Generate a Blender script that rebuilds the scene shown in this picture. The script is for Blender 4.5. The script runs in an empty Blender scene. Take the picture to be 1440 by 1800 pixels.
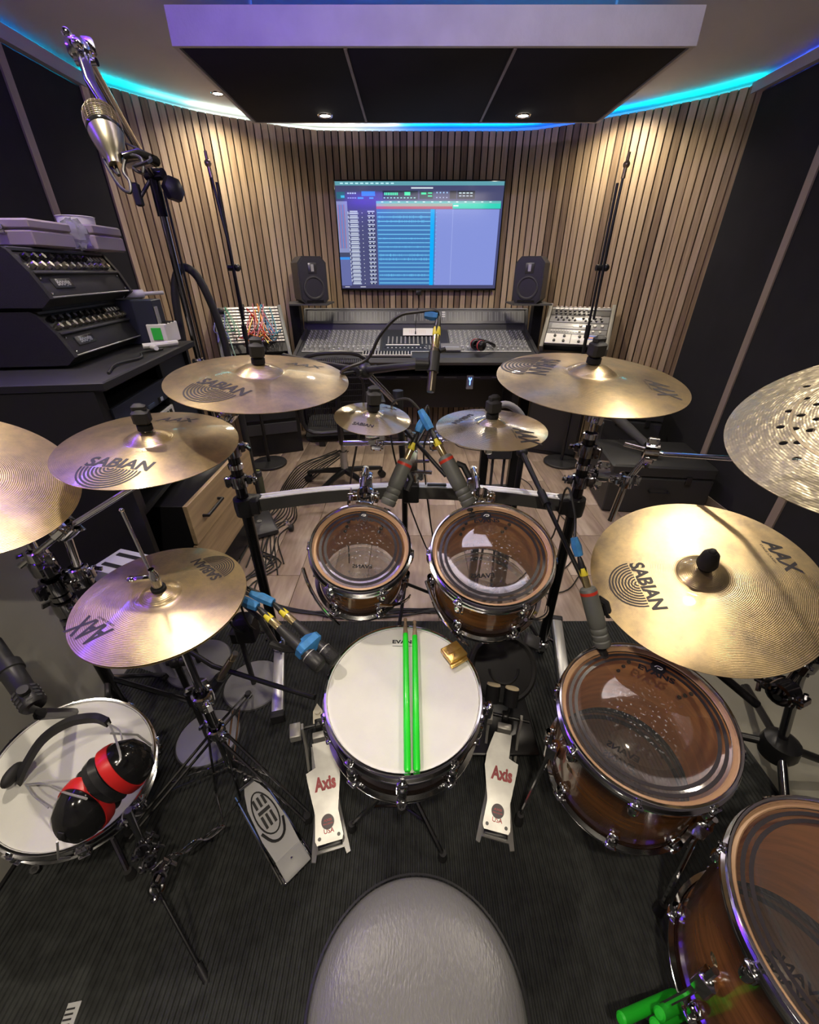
import bpy, bmesh, math, random
from mathutils import Vector, Matrix, geometry
random.seed(7)
PI = math.pi; V = Vector
SC = bpy.context.scene; COL = SC.collection

# ---------------------------------------------------------------- camera, world, exposure
TH = math.atan(720/1224); CH = 1.47          # pitch below the horizon, eye height
cam_d = bpy.data.cameras.new('camera'); cam = bpy.data.objects.new('camera', cam_d); COL.objects.link(cam)
cam_d.sensor_fit = 'HORIZONTAL'; cam_d.sensor_width = 36; cam_d.lens = 18; cam_d.clip_start = .02
cam.location = (0, 0, CH); cam.rotation_euler = (PI/2-TH, 0, 0); SC.camera = cam
wd = bpy.data.worlds.new('world'); SC.world = wd; wd.use_nodes = True
wd.node_tree.nodes['Background'].inputs[0].default_value = (.55, .6, .7, 1)
wd.node_tree.nodes['Background'].inputs[1].default_value = .25
SC.view_settings.view_transform = 'Standard'; SC.view_settings.look = 'None'
SC.view_settings.gamma = 1; SC.view_settings.use_curve_mapping = False
SC.view_settings.exposure = 0.55

CEIL = 2.50; SLAT_H = 2.45; CLOUD_Z = 2.25
WARM = (1.0, .87, .69)
# downlights of the room: x, y, z, watts
DOWNLIGHTS = [(-.49, 3.22, CLOUD_Z, 34), (.66, 3.22, CLOUD_Z, 34), (-1.29, 3.80, CEIL, 30), (1.477, 3.80, CEIL, 32),
              (-1.25, 1.55, CEIL, 27), (1.13, 1.45, CEIL, 38), (.85, .90, CLOUD_Z, 13), (-.60, .90, CLOUD_Z, 30),
              (.05, -.25, CLOUD_Z, 46), (-.80, -.50, CLOUD_Z, 22)]

# pixel helpers for the measuring done on the photograph: rays of the camera above
_c, _s = math.cos(TH), math.sin(TH)
def ray(px, py):
    a = (px-720)/720; b = (900-py)/720
    return V((a, _c+b*_s, -_s+b*_c))
def pz(px, py, z): r = ray(px, py); return V((0, 0, CH)) + r*((z-CH)/r.z)
def py_(px, py, y): r = ray(px, py); return V((0, 0, CH)) + r*(y/r.y)
def pt(px, py, t): return V((0, 0, CH)) + ray(px, py)*t

# ---------------------------------------------------------------- materials
MT = {}
def mat(name, col=(.5, .5, .5), metal=0, rough=.5, bump=0, bscale=60, spec=.5, emit=None, es=1, var=0, vscale=8, coat=0, vcol=None, ostretch=None):
    if name in MT: return MT[name]
    m = bpy.data.materials.new(name); m.use_nodes = True; MT[name] = m
    nt = m.node_tree; b = nt.nodes['Principled BSDF']
    b.inputs['Base Color'].default_value = (*col, 1); b.inputs['Metallic'].default_value = metal
    b.inputs['Roughness'].default_value = rough; b.inputs['Specular IOR Level'].default_value = spec
    b.inputs['Coat Weight'].default_value = coat
    if emit: b.inputs['Emission Color'].default_value = (*emit, 1); b.inputs['Emission Strength'].default_value = es
    def coords():
        tc = nt.nodes.new('ShaderNodeTexCoord'); mp = nt.nodes.new('ShaderNodeMapping')
        nt.links.new(tc.outputs['Object'], mp.inputs[0])
        if ostretch: mp.inputs['Scale'].default_value = ostretch
        return mp.outputs[0]
    if var:
        n = nt.nodes.new('ShaderNodeTexNoise'); n.inputs['Scale'].default_value = vscale; n.inputs['Detail'].default_value = 6
        nt.links.new(coords(), n.inputs['Vector'])
        mx = nt.nodes.new('ShaderNodeMix'); mx.data_type = 'RGBA'
        c2 = vcol or tuple(c*(1-var) for c in col)
        mx.inputs[6].default_value = (*col, 1); mx.inputs[7].default_value = (*c2, 1)
        rp = nt.nodes.new('ShaderNodeMapRange'); rp.inputs[1].default_value = .35; rp.inputs[2].default_value = .65
        nt.links.new(n.outputs[0], rp.inputs[0]); nt.links.new(rp.outputs[0], mx.inputs[0]); nt.links.new(mx.outputs[2], b.inputs['Base Color'])
    if bump:
        n = nt.nodes.new('ShaderNodeTexNoise'); n.inputs['Scale'].default_value = bscale; n.inputs['Detail'].default_value = 4
        nt.links.new(coords(), n.inputs['Vector'])
        bp = nt.nodes.new('ShaderNodeBump'); bp.inputs['Strength'].default_value = bump; bp.inputs['Distance'].default_value = .002
        nt.links.new(n.outputs[0], bp.inputs['Height']); nt.links.new(bp.outputs[0], b.inputs['Normal'])
    return m

chrome = mat('chrome', (.82, .82, .84), 1, .09)
dchrome = mat('dark_chrome', (.32, .32, .34), 1, .14)
alu = mat('aluminium', (.80, .81, .84), .8, .42)
steel = mat('brushed_steel', (.40, .395, .375), .8, .38, var=.25, vscale=14)
blackm = mat('black_metal', (.018, .018, .02), .2, .35)
blackp = mat('black_plastic', (.016, .016, .018), 0, .42)
blackg = mat('black_gloss', (.012, .012, .013), 0, .12)
rubber = mat('black_rubber', (.02, .02, .021), 0, .65)
felt = mat('black_felt', (.008, .008, .009), 0, .95, bump=.4, bscale=300)
fabric = mat('black_acoustic_fabric', (.012, .012, .016), 0, .95, bump=.35, bscale=400, var=.3, vscale=5)
tolex = mat('black_tolex', (.016, .016, .017), 0, .55, bump=.8, bscale=500)
white = mat('white_paint', (.78, .78, .76), 0, .5)
ceilm = mat('ceiling_paint', (.72, .70, .70), 0, .85, var=.05, vscale=3)
greyw = mat('grey_wall_paint', (.42, .41, .37), 0, .7, var=.12, vscale=2)
corn = mat('cornice_paint', (.40, .37, .40), 0, .7)
paper = mat('white_paper', (.85, .83, .80), 0, .8)
red = mat('red_plastic', (.62, .02, .02), 0, .35)
blue = mat('blue_tape', (.05, .26, .62), 0, .6, bump=.4, bscale=120, var=.3, vscale=60)
yellow = mat('yellow_ring', (.78, .66, .05), 0, .4)
green = mat('neon_green_wood', (.02, .80, .03), 0, .28, coat=.4, var=.12, vscale=12)
greenm = mat('neon_green_wood_matt', (.02, .62, .03), 0, .5)
tipw = mat('stick_tip_wood', (.42, .30, .20), 0, .5, var=.4, vscale=80)
gold = mat('gold_block', (.75, .50, .14), .85, .28, bump=.5, bscale=150)
brass = mat('brass_connector', (.62, .50, .28), .9, .25)
greymic = mat('grey_mic_body', (.13, .135, .125), .1, .5)
headw = mat('coated_white_head', (.72, .72, .68), 0, .55, bump=.15, bscale=700, var=.03, vscale=30)
leather = mat('black_leather', (.15, .15, .153), 0, .30, bump=.55, bscale=180, spec=.6, ostretch=(1.6, .5, 1))
trimw = mat('pale_wood_trim', (.36, .29, .24), 0, .5, var=.25, vscale=10, ostretch=(1, 1, .1))
birch = mat('birch_ply', (.52, .38, .21), 0, .45, var=.3, vscale=12, ostretch=(1, .2, 3))
cloudw = mat('cloud_frame_board', (.60, .57, .55), 0, .6, bump=.4, bscale=90, var=.14, vscale=6)
mauve = mat('mauve_grey_case', (.36, .31, .32), .1, .45)
grey = mat('grey_plastic', (.22, .22, .23), 0, .5)
dgrey = mat('dark_grey_plastic', (.05, .05, .055), 0, .45)
conm = mat('console_grey', (.20, .205, .21), .1, .45)
modw = mat('module_white', (.80, .79, .74), 0, .4)
silver = mat('silver_panel', (.55, .55, .55), .6, .4)
cablem = mat('black_cable', (.014, .014, .015), 0, .5)
ink = mat('black_ink', (.03, .025, .03), 0, .45)
inkb = mat('head_ink', (.012, .012, .02), 0, .4)
redink = mat('red_ink', (.42, .01, .02), 0, .4)
whiteink = mat('white_ink', (.8, .8, .8), 0, .5)
greenpl = mat('green_label', (.05, .65, .08), 0, .4)
lens = mat('downlight_lens', (1, 1, 1), emit=(1, .92, .78), es=14)
glassy = mat('clear_plastic_bag', (.7, .72, .75), 0, .15, bump=1, bscale=40); 
glassy.node_tree.nodes['Principled BSDF'].inputs['Transmission Weight'].default_value = .7
bottlem = mat('smoked_bottle', (.16, .18, .12), 0, .2)
bottlem.node_tree.nodes['Principled BSDF'].inputs['Transmission Weight'].default_value = .4
pink = mat('red_band', (.65, .05, .07), 0, .3)

def nodes(name):
    m = bpy.data.materials.new(name); m.use_nodes = True; MT[name] = m
    return m, m.node_tree, m.node_tree.nodes['Principled BSDF']
def N(nt, t, **k):
    n = nt.nodes.new(t)
    for a, v in k.items(): setattr(n, a, v)
    return n

def wood_mat(name, ramp, axis_scale, rough=.5, rnd=1.0, nscale=6):
    m, nt, b = nodes(name); L = nt.links.new
    tc = N(nt, 'ShaderNodeTexCoord'); mp = N(nt, 'ShaderNodeMapping'); mp.inputs['Scale'].default_value = axis_scale
    oi = N(nt, 'ShaderNodeObjectInfo')
    add = N(nt, 'ShaderNodeVectorMath', operation='ADD'); sc = N(nt, 'ShaderNodeVectorMath', operation='SCALE')
    cmb = N(nt, 'ShaderNodeCombineXYZ')
    for i in range(3): L(oi.outputs['Random'], cmb.inputs[i])
    sc.inputs['Scale'].default_value = 40; L(cmb.outputs[0], sc.inputs[0])
    L(tc.outputs['Object'], add.inputs[0]); L(sc.outputs[0], add.inputs[1]); L(add.outputs[0], mp.inputs[0])
    n = N(nt, 'ShaderNodeTexNoise'); n.inputs['Scale'].default_value = nscale; n.inputs['Detail'].default_value = 5; L(mp.outputs[0], n.inputs['Vector'])
    mix = N(nt, 'ShaderNodeMath', operation='MULTIPLY_ADD'); mix.inputs[1].default_value = .55*rnd; mix.inputs[2].default_value = 0
    L(oi.outputs['Random'], mix.inputs[0])
    a2 = N(nt, 'ShaderNodeMath', operation='MULTIPLY_ADD'); a2.inputs[1].default_value = 1-.55*rnd; L(n.outputs[0], a2.inputs[0]); L(mix.outputs[0], a2.inputs[2])
    cr = N(nt, 'ShaderNodeValToRGB'); cr.color_ramp.elements.remove(cr.color_ramp.elements[1])
    for i, (p, c) in enumerate(ramp):
        e = cr.color_ramp.elements[0] if i == 0 else cr.color_ramp.elements.new(p)
        e.position = p; e.color = (*c, 1)
    L(a2.outputs[0], cr.inputs[0]); L(cr.outputs[0], b.inputs['Base Color']); b.inputs['Roughness'].default_value = rough
    return m
slatm = wood_mat('oak_slat', [(.2, (.20, .135, .08)), (.42, (.36, .255, .15)), (.6, (.52, .385, .235)), (.8, (.64, .50, .33))], (12, 12, .7), .5, .9)
plankm = wood_mat('laminate_plank', [(.2, (.24, .17, .13)), (.5, (.38, .29, .225)), (.8, (.50, .39, .31))], (7, .9, 1), .38, .35)

def bronze(name, c1, c2, rough, hammer=0, lathe=.25):
    m, nt, b = nodes(name); L = nt.links.new
    tc = N(nt, 'ShaderNodeTexCoord')
    n = N(nt, 'ShaderNodeTexNoise'); n.inputs['Scale'].default_value = 11; n.inputs['Detail'].default_value = 9; n.inputs['Roughness'].default_value = .72
    L(tc.outputs['Object'], n.inputs['Vector'])
    mr = N(nt, 'ShaderNodeMapRange'); mr.inputs[1].default_value = .38; mr.inputs[2].default_value = .66; L(n.outputs[0], mr.inputs[0])
    mx = N(nt, 'ShaderNodeMix', data_type='RGBA'); mx.inputs[6].default_value = (*c1, 1); mx.inputs[7].default_value = (*c2, 1)
    L(mr.outputs[0], mx.inputs[0]); L(mx.outputs[2], b.inputs['Base Color'])
    b.inputs['Metallic'].default_value = .80; b.inputs['Roughness'].default_value = rough; b.inputs['Coat Weight'].default_value = .6; b.inputs['Coat Roughness'].default_value = .05
    w = N(nt, 'ShaderNodeTexWave', wave_type='RINGS', rings_direction='Z'); w.inputs['Scale'].default_value = 90; w.inputs['Distortion'].default_value = .6; w.inputs['Detail'].default_value = 2
    L(tc.outputs['Object'], w.inputs['Vector'])
    bp = N(nt, 'ShaderNodeBump'); bp.inputs['Strength'].default_value = lathe; bp.inputs['Distance'].default_value = .0006
    L(w.outputs['Fac'], bp.inputs['Height']); last = bp
    # wide shallow hammering that breaks up reflections
    n2 = N(nt, 'ShaderNodeTexNoise'); n2.inputs['Scale'].default_value = 14 if not hammer else 55; n2.inputs['Detail'].default_value = 2
    L(tc.outputs['Object'], n2.inputs['Vector'])
    b2 = N(nt, 'ShaderNodeBump'); b2.inputs['Strength'].default_value = .35 if not hammer else 1; b2.inputs['Distance'].default_value = .002 if not hammer else hammer
    L(n2.outputs[0], b2.inputs['Height']); L(last.outputs[0], b2.inputs['Normal']); L(b2.outputs[0], b.inputs['Normal'])
    return m
cymm = bronze('cymbal_bronze', (.66, .50, .26), (.38, .30, .20), .29)
cymb = bronze('cymbal_bronze_brilliant', (.84, .73, .50), (.72, .62, .42), .16)
cymh = bronze('cymbal_bronze_hammered', (.66, .58, .40), (.46, .40, .28), .30, hammer=.0022, lathe=.1)

def head_film(name, haze=.10, wear=0.0, amber=(.9, .9, .9)):
    m = bpy.data.materials.new(name); m.use_nodes = True; nt = m.node_tree; L = nt.links.new
    for n in list(nt.nodes): nt.nodes.remove(n)
    out = N(nt, 'ShaderNodeOutputMaterial'); tr = N(nt, 'ShaderNodeBsdfTransparent'); tr.inputs[0].default_value = (*amber, 1)
    gl = N(nt, 'ShaderNodeBsdfGlossy'); gl.inputs['Roughness'].default_value = .03
    df = N(nt, 'ShaderNodeBsdfDiffuse'); df.inputs[0].default_value = (.75, .75, .8, 1)
    m1 = N(nt, 'ShaderNodeMixShader'); m2 = N(nt, 'ShaderNodeMixShader')
    tc = N(nt, 'ShaderNodeTexCoord')
    n = N(nt, 'ShaderNodeTexNoise'); n.inputs['Scale'].default_value = 150; n.inputs['Detail'].default_value = 2; L(tc.outputs['Object'], n.inputs['Vector'])
    mr = N(nt, 'ShaderNodeMapRange'); mr.inputs[1].default_value = .62; mr.inputs[2].default_value = .68; mr.inputs[3].default_value = 0; mr.inputs[4].default_value = wear
    L(n.outputs[0], mr.inputs[0])
    ln = N(nt, 'ShaderNodeVectorMath', operation='LENGTH'); L(tc.outputs['Object'], ln.inputs[0])
    m3 = N(nt, 'ShaderNodeMapRange'); m3.inputs[1].default_value = .03; m3.inputs[2].default_value = .10; m3.inputs[3].default_value = 1; m3.inputs[4].default_value = 0
    L(ln.outputs['Value'], m3.inputs[0])
    mu = N(nt, 'ShaderNodeMath', operation='MULTIPLY'); L(mr.outputs[0], mu.inputs[0]); L(m3.outputs[0], mu.inputs[1])
    ad = N(nt, 'ShaderNodeMath', operation='ADD'); ad.inputs[1].default_value = haze; L(mu.outputs[0], ad.inputs[0])
    L(ad.outputs[0], m1.inputs[0]); L(tr.outputs[0], m1.inputs[1]); L(df.outputs[0], m1.inputs[2])
    fr = N(nt, 'ShaderNodeFresnel'); fr.inputs[0].default_value = 1.7
    fm = N(nt, 'ShaderNodeMath', operation='MULTIPLY_ADD'); fm.inputs[1].default_value = 2.0; fm.inputs[2].default_value = .07; L(fr.outputs[0], fm.inputs[0])
    L(fm.outputs[0], m2.inputs[0]); L(m1.outputs[0], m2.inputs[1]); L(gl.outputs[0], m2.inputs[2]); L(m2.outputs[0], out.inputs[0])
    MT[name] = m; return m
clear = head_film('clear_head_film', .03, .5)
clearb = head_film('clear_bottom_head_film', .04, 0)

def burst(name, depth, mid, edge):
    m, nt, b = nodes(name); L = nt.links.new
    tc = N(nt, 'ShaderNodeTexCoord'); sx = N(nt, 'ShaderNodeSeparateXYZ'); L(tc.outputs['Object'], sx.inputs[0])
    mr = N(nt, 'ShaderNodeMapRange'); mr.inputs[1].default_value = 0; mr.inputs[2].default_value = -depth; L(sx.outputs['Z'], mr.inputs[0])
    cr = N(nt, 'ShaderNodeValToRGB'); el = cr.color_ramp.elements
    el[0].position = .12; el[0].color = (*edge, 1); el[1].position = .92; el[1].color = (*edge, 1)
    for p, c in ((.38, mid), (.58, mid)):
        e = el.new(p); e.color = (*c, 1)
    L(mr.outputs[0], cr.inputs[0])
    mp = N(nt, 'ShaderNodeMapping'); mp.inputs['Scale'].default_value = (5, 5, 40); L(tc.outputs['Object'], mp.inputs[0])
    n = N(nt, 'ShaderNodeTexNoise'); n.inputs['Scale'].default_value = 1.5; n.inputs['Detail'].default_value = 6; L(mp.outputs[0], n.inputs['Vector'])
    mx = N(nt, 'ShaderNodeMix', data_type='RGBA', blend_type='MULTIPLY'); mx.inputs[0].default_value = .8
    r2 = N(nt, 'ShaderNodeMapRange'); r2.inputs[1].default_value = .3; r2.inputs[2].default_value = .7; r2.inputs[3].default_value = .45; r2.inputs[4].default_value = 1.3; L(n.outputs[0], r2.inputs[0])
    L(cr.outputs[0], mx.inputs[6]); L(r2.outputs[0], mx.inputs[7]); L(mx.outputs[2], b.inputs['Base Color'])
    b.inputs['Roughness'].default_value = .18; b.inputs['Coat Weight'].default_value = .6; b.inputs['Coat Roughness'].default_value = .05
    return m
maple = mat('maple_inner_ply', (.95, .46, .16), 0, .4, var=.25, vscale=10, ostretch=(1, 1, 6))

def vcol_mat(name, emit=0, rough=.5):
    m, nt, b = nodes(name); at = N(nt, 'ShaderNodeAttribute'); at.attribute_name = 'Col'
    if emit:
        b.inputs['Base Color'].default_value = (.01, .01, .01, 1)
        nt.links.new(at.outputs['Color'], b.inputs['Emission Color']); b.inputs['Emission Strength'].default_value = emit
    else: nt.links.new(at.outputs['Color'], b.inputs['Base Color'])
    b.inputs['Roughness'].default_value = rough
    return m
screenm = vcol_mat('screen_pixels', .80, .15)
printm = vcol_mat('printed_panel', 0, .45)

# ---------------------------------------------------------------- mesh builder
def frame(C, n, x=(1, 0, 0)):
    z = V(n).normalized(); x = V(x); x = (x - z*x.dot(z)).normalized(); y = z.cross(x)
    return Matrix(((x.x, y.x, z.x, C[0]), (x.y, y.y, z.y, C[1]), (x.z, y.z, z.z, C[2]), (0, 0, 0, 1)))
def rotz(a, C=(0, 0, 0)): return Matrix.Translation(V(C)) @ Matrix.Rotation(a, 4, 'Z')
class MB:
    def __init__(s, T=None): s.v = []; s.f = []; s.c = []; s.T = T
    def add(s, vs, fs, col=None, T=None):
        o = len(s.v); M = T or s.T
        for p in vs:
            p = V(p); s.v.append(M @ p if M else p)
        for f in fs: s.f.append([o+i for i in f]); s.c.append(col)
        return s
    def box(s, c, d, T=None, col=None, ch=0):
        x, y, z = d[0]/2, d[1]/2, d[2]/2; cx, cy, cz = c
        if not ch:
            vs = [(cx+a*x, cy+b*y, cz+e*z) for e in (-1, 1) for a, b in ((-1, -1), (1, -1), (1, 1), (-1, 1))]
            return s.add(vs, [(3, 2, 1, 0), (4, 5, 6, 7), (0, 1, 5, 4), (1, 2, 6, 5), (2, 3, 7, 6), (3, 0, 4, 7)], col, T)
        def ring(ix, e): return [(cx+a*(x-ix if k == 0 else x), cy+b*(y-ix if k == 1 else y), cz+e) for a, b, k in
                 ((-1, -1, 0), (1, -1, 0), (1, -1, 1), (1, 1, 1), (1, 1, 0), (-1, 1, 0), (-1, 1, 1), (-1, -1, 1))]
        def ring2(i, e):
            X, Y = x-i, y-i; k = ch*.6
            return [(cx+p, cy+q, cz+e) for p, q in ((-X+k, -Y), (X-k, -Y), (X, -Y+k), (X, Y-k), (X-k, Y), (-X+k, Y), (-X, Y-k), (-X, -Y+k))]
        vs = ring2(ch, -z)+ring2(0, -z+ch)+ring2(0, z-ch)+ring2(ch, z)
        fs = [tuple(range(7, -1, -1)), tuple(range(24, 32))]
        for r in range(3):
            for i in range(8): j = (i+1) % 8; fs.append((r*8+i, r*8+j, r*8+8+j, r*8+8+i))
        return s.add(vs, fs, col, T)
    def lathe(s, prof, n=32, T=None, a0=0, a1=2*PI, col=None, close=False):
        full = abs(a1-a0-2*PI) < 1e-6; k = n if full else n+1; vs = []; fs = []
        for r, z in prof:
            for i in range(k):
                a = a0+(a1-a0)*i/n; vs.append((r*math.cos(a), r*math.sin(a), z))
        m = len(prof)
        for j in range(m if close else m-1):
            j2 = (j+1) % m
            for i in range(n if not full else k):
                i2 = (i+1) % k if full else i+1
                fs.append((j*k+i, j*k+i2, j2*k+i2, j2*k+i))
        return s.add(vs, fs, col, T)
    def cyl(s, p0, p1, r0, r1=None, n=12, cap=True, col=None):
        p0, p1 = V(p0), V(p1); r1 = r0 if r1 is None else r1
        d = p1-p0; L = d.length; up = (1, 0, 0) if abs(d.normalized().x) < .9 else (0, 1, 0)
        T = frame(p0, d, up); T = (s.T @ T) if s.T else T
        vs = [(r0*math.cos(2*PI*i/n), r0*math.sin(2*PI*i/n), 0) for i in range(n)]+[(r1*math.cos(2*PI*i/n), r1*math.sin(2*PI*i/n), L) for i in range(n)]
        fs = [(i, (i+1) % n, n+(i+1) % n, n+i) for i in range(n)]
        if cap: fs += [tuple(range(n-1, -1, -1)), tuple(range(n, 2*n))]
        return s.add(vs, fs, col, T)
    def tube(s, pts, r, n=8, smooth=0, col=None, closed=False):
        pts = [V(p) for p in pts]
        if smooth: pts = spline(pts, smooth, closed)
        m = len(pts); rs = r if isinstance(r, (list, tuple)) else [r]*m
        if isinstance(r, (list, tuple)) and len(r) != m: rs = [r[min(len(r)-1, int(i*(len(r)-1)/(m-1)+.5))] for i in range(m)]
        vs = []; fs = []; prev = None
        for i, p in enumerate(pts):
            a = pts[i-1] if (i or closed) else p; b = pts[(i+1) % m] if (i < m-1 or closed) else p
            d = (b-a).normalized() if (b-a).length > 1e-9 else V((0, 0, 1))
            if prev is None:
                u = V((0, 0, 1)) if abs(d.z) < .9 else V((1, 0, 0)); prev = (u-d*u.dot(d)).normalized()
            else:
                q = prev-d*prev.dot(d); prev = q.normalized() if q.length > 1e-6 else prev
            w = d.cross(prev)
            for k in range(n): t = 2*PI*k/n; vs.append(p+prev*(rs[i]*math.cos(t))+w*(rs[i]*math.sin(t)))
        for i in range(m if closed else m-1):
            i2 = (i+1) % m
            for k in range(n): k2 = (k+1) % n; fs.append((i*n+k, i2*n+k, i2*n+k2, i*n+k2)[::-1])
        if not closed: fs += [tuple(range(n)), tuple(range(m*n-1, (m-1)*n-1, -1))]
        return s.add(vs, fs, col)
    def ball(s, c, r, n=12, sq=(1, 1, 1), col=None, T=None):
        m = max(4, n//2); vs = [(c[0], c[1], c[2]+r*sq[2])]; fs = []
        for j in range(1, m):
            t = PI*j/m
            for i in range(n):
                a = 2*PI*i/n; vs.append((c[0]+r*sq[0]*math.sin(t)*math.cos(a), c[1]+r*sq[1]*math.sin(t)*math.sin(a), c[2]+r*sq[2]*math.cos(t)))
        vs.append((c[0], c[1], c[2]-r*sq[2])); e = len(vs)-1
        for i in range(n): fs.append((0, 1+i, 1+(i+1) % n)); fs.append((e, e-n+(i+1) % n, e-n+i))
        for j in range(m-2):
            for i in range(n): a = 1+j*n+i; b = 1+j*n+(i+1) % n; fs.append((a, a+n, b+n, b))
        return s.add(vs, fs, col, T)
    def prism(s, out, z0, z1, T=None, col=None):
        n = len(out); vs = [(x, y, z0) for x, y in out]+[(x, y, z1) for x, y in out]
        fs = [tuple(range(n-1, -1, -1)), tuple(range(n, 2*n))]+[(i, (i+1) % n, n+(i+1) % n, n+i) for i in range(n)]
        return s.add(vs, fs, col, T)
    def rect(s, x0, y0, x1, y1, z, col=None, T=None):
        return s.add([(x0, y0, z), (x1, y0, z), (x1, y1, z), (x0, y1, z)], [(0, 1, 2, 3)], col, T)
    def mesh(s, name, m):
        me = bpy.data.meshes.new(name); me.from_pydata([tuple(v) for v in s.v], [], s.f); me.materials.append(m)
        if any(c is not None for c in s.c):
            at = me.color_attributes.new('Col', 'FLOAT_COLOR', 'CORNER')
            for p in me.polygons:
                c = s.c[p.index] or (.5, .5, .5)
                for li in p.loop_indices: at.data[li].color = (*c, 1)
        me.shade_smooth(); me.set_sharp_from_angle(angle=math.radians(38))
        return me
def spline(pts, k, closed=False):
    m = len(pts); out = []
    for i in range(m if closed else m-1):
        p0 = pts[i-1] if (i or closed) else pts[0]*2-pts[1]; p1 = pts[i]; p2 = pts[(i+1) % m]
        p3 = pts[(i+2) % m] if (i+2 < m or closed) else p2*2-p1
        for j in range(k):
            t = j/k
            out.append(.5*((2*p1)+(p2-p0)*t+(2*p0-5*p1+4*p2-p3)*t*t+(3*p1-p0-3*p2+p3)*t**3))
    if not closed: out.append(pts[-1])
    return out

# ---------------------------------------------------------------- objects
W = {}
def place(o, parent, M):
    if parent is not None:
        o.parent = parent; o.matrix_parent_inverse = W[parent.name].inverted()
    o.matrix_basis = M; W[o.name] = M.copy()
def thing(name, label, cat, loc=(0, 0, 0), group=None):
    o = bpy.data.objects.new(name, None); COL.objects.link(o); o.empty_display_size = .05
    place(o, None, Matrix.Translation(V(loc))); tag(o, label, cat, group); return o
def tag(o, label=None, cat=None, group=None, kind=None):
    if label: o['label'] = label
    if cat: o['category'] = cat
    if group: o['group'] = group
    if kind: o['kind'] = kind
    return o
def part(name, mb, m, parent=None, M=None, label=None, kind=None):
    me = mb if isinstance(mb, bpy.types.Mesh) else mb.mesh(name, m)
    o = bpy.data.objects.new(name, me); COL.objects.link(o)
    place(o, parent, M or Matrix.Identity(4)); tag(o, label, kind=kind); return o
def top(name, mb, m, label, cat, group=None, M=None, kind=None):
    o = part(name, mb, m, None, M); tag(o, label, cat, group, kind); return o
def struct(name, mb, m, M=None, parent=None):
    o = part(name, mb, m, parent, M)
    if parent is None: o['kind'] = 'structure'
    return o
_tx = {}
def text_mesh(s, size=1.0, bold=.02, shear=0, spacing=1.0, xs=1.0, sub=0):
    key = (s, bold, shear, spacing)
    if key not in _tx:
        c = bpy.data.curves.new('t', 'FONT'); c.body = s; c.size = 1; c.offset = bold; c.shear = shear; c.space_character = spacing; c.resolution_u = 3
        o = bpy.data.objects.new('t', c); COL.objects.link(o)
        dg = bpy.context.evaluated_depsgraph_get(); dg.update(); me = o.evaluated_get(dg).to_mesh()
        vs = [v.co.copy() for v in me.vertices]; fs = [list(p.vertices) for p in me.polygons]
        o.evaluated_get(dg).to_mesh_clear(); bpy.data.objects.remove(o)
        x0 = min(v.x for v in vs); x1 = max(v.x for v in vs); h = max(v.y for v in vs)
        _tx[key] = ([V(((v.x-x0)/(x1-x0), v.y, 0)) for v in vs], fs, x1-x0, h)
    return _tx[key]
def text_on(mb, s, A, B, up, h=None, zf=None, lift=.0006, **k):
    """letters from point A to point B (local frame), 'up' direction, cap height h; zf gives the surface height"""
    vs, fs, w, hh = text_mesh(s, **k)
    A, B, up = V(A), V(B), V(up).normalized(); d = B-A
    if h is None: h = d.length/w*.72
    out = []
    for v in vs:
        p = A+d*v.x+up*(v.y/hh*h)
        if zf: p.z = zf(math.hypot(p.x, p.y))+lift
        out.append(p)
    return mb.add(out, fs)

# ---------------------------------------------------------------- lights
def spot(parent, x, y, z, w, col=WARM, r=.035, ang=150, blend=.9):
    d = bpy.data.lights.new('downlight_lamp', 'SPOT'); d.energy = w; d.color = col; d.shadow_soft_size = r
    d.spot_size = math.radians(ang); d.spot_blend = blend
    o = bpy.data.objects.new('downlight_lamp', d); COL.objects.link(o); place(o, parent, Matrix.Translation((x, y, z))); return o
def downlight(i, x, y, z, w):
    where = ['round recessed downlight in the dark ceiling cloud, left one above the screen', 'round recessed downlight in the dark ceiling cloud, right one above the screen',
             'round recessed ceiling downlight near the left slatted curve', 'round recessed ceiling downlight near the right slatted curve',
             'ceiling downlight above the left rack post', 'ceiling downlight above the right rack post',
             'downlight in the overhead cloud above the right floor tom', 'downlight in the overhead cloud above the hi-hat',
             'downlight in the overhead cloud behind the throne on the right', 'downlight in the overhead cloud behind the throne on the left'][i]
    t = thing('downlight', where, 'light', (x, y, z), 'recessed downlights')
    b = MB().lathe([(.030, -.001), (.034, -.006), (.042, -.006), (.045, -.001)], 24); part('bezel', b, chrome, t, Matrix.Translation((x, y, z)))
    b = MB().lathe([(0, -.003), (.030, -.002)], 20); part('lens', b, lens, t, Matrix.Translation((x, y, z)))
    spot(t, x, y, z-.012, w)
for i, a in enumerate(DOWNLIGHTS): downlight(i, *a)

# ---------------------------------------------------------------- floor, walls, ceiling
fl = struct('floor', MB().box((.1, 1.6, -.06), (5.6, 7.4, .1)), mat('floor_screed', (.10, .08, .07), 0, .8))
gp = struct('floor_front', MB().box((.1, -.35, -.008), (5.2, 3.4, .014)), mat('grey_floor_paint', (.27, .26, .215), 0, .55, var=.18, vscale=3))
pks = {}
def plank_mesh(L):
    k = round(L, 3)
    if k not in pks: pks[k] = MB().box((0, 0, 0), (.187, k-.004, .01), ch=.0012).mesh('plank', plankm)
    return pks[k]
cnt = 0
for i in range(27):
    x = -2.42+.19*i
    for j in range(5):
        y = -.9+1.2*j+(.4 if i % 3 == 1 else .8 if i % 3 == 2 else 0)-.3
        y0 = max(y-.6, 1.33); y1 = y+.6
        if y1-y0 < .05: continue
        part('plank', plank_mesh(y1-y0), plankm, fl, Matrix.Translation((x, (y0+y1)/2, -.0055)))
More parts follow.
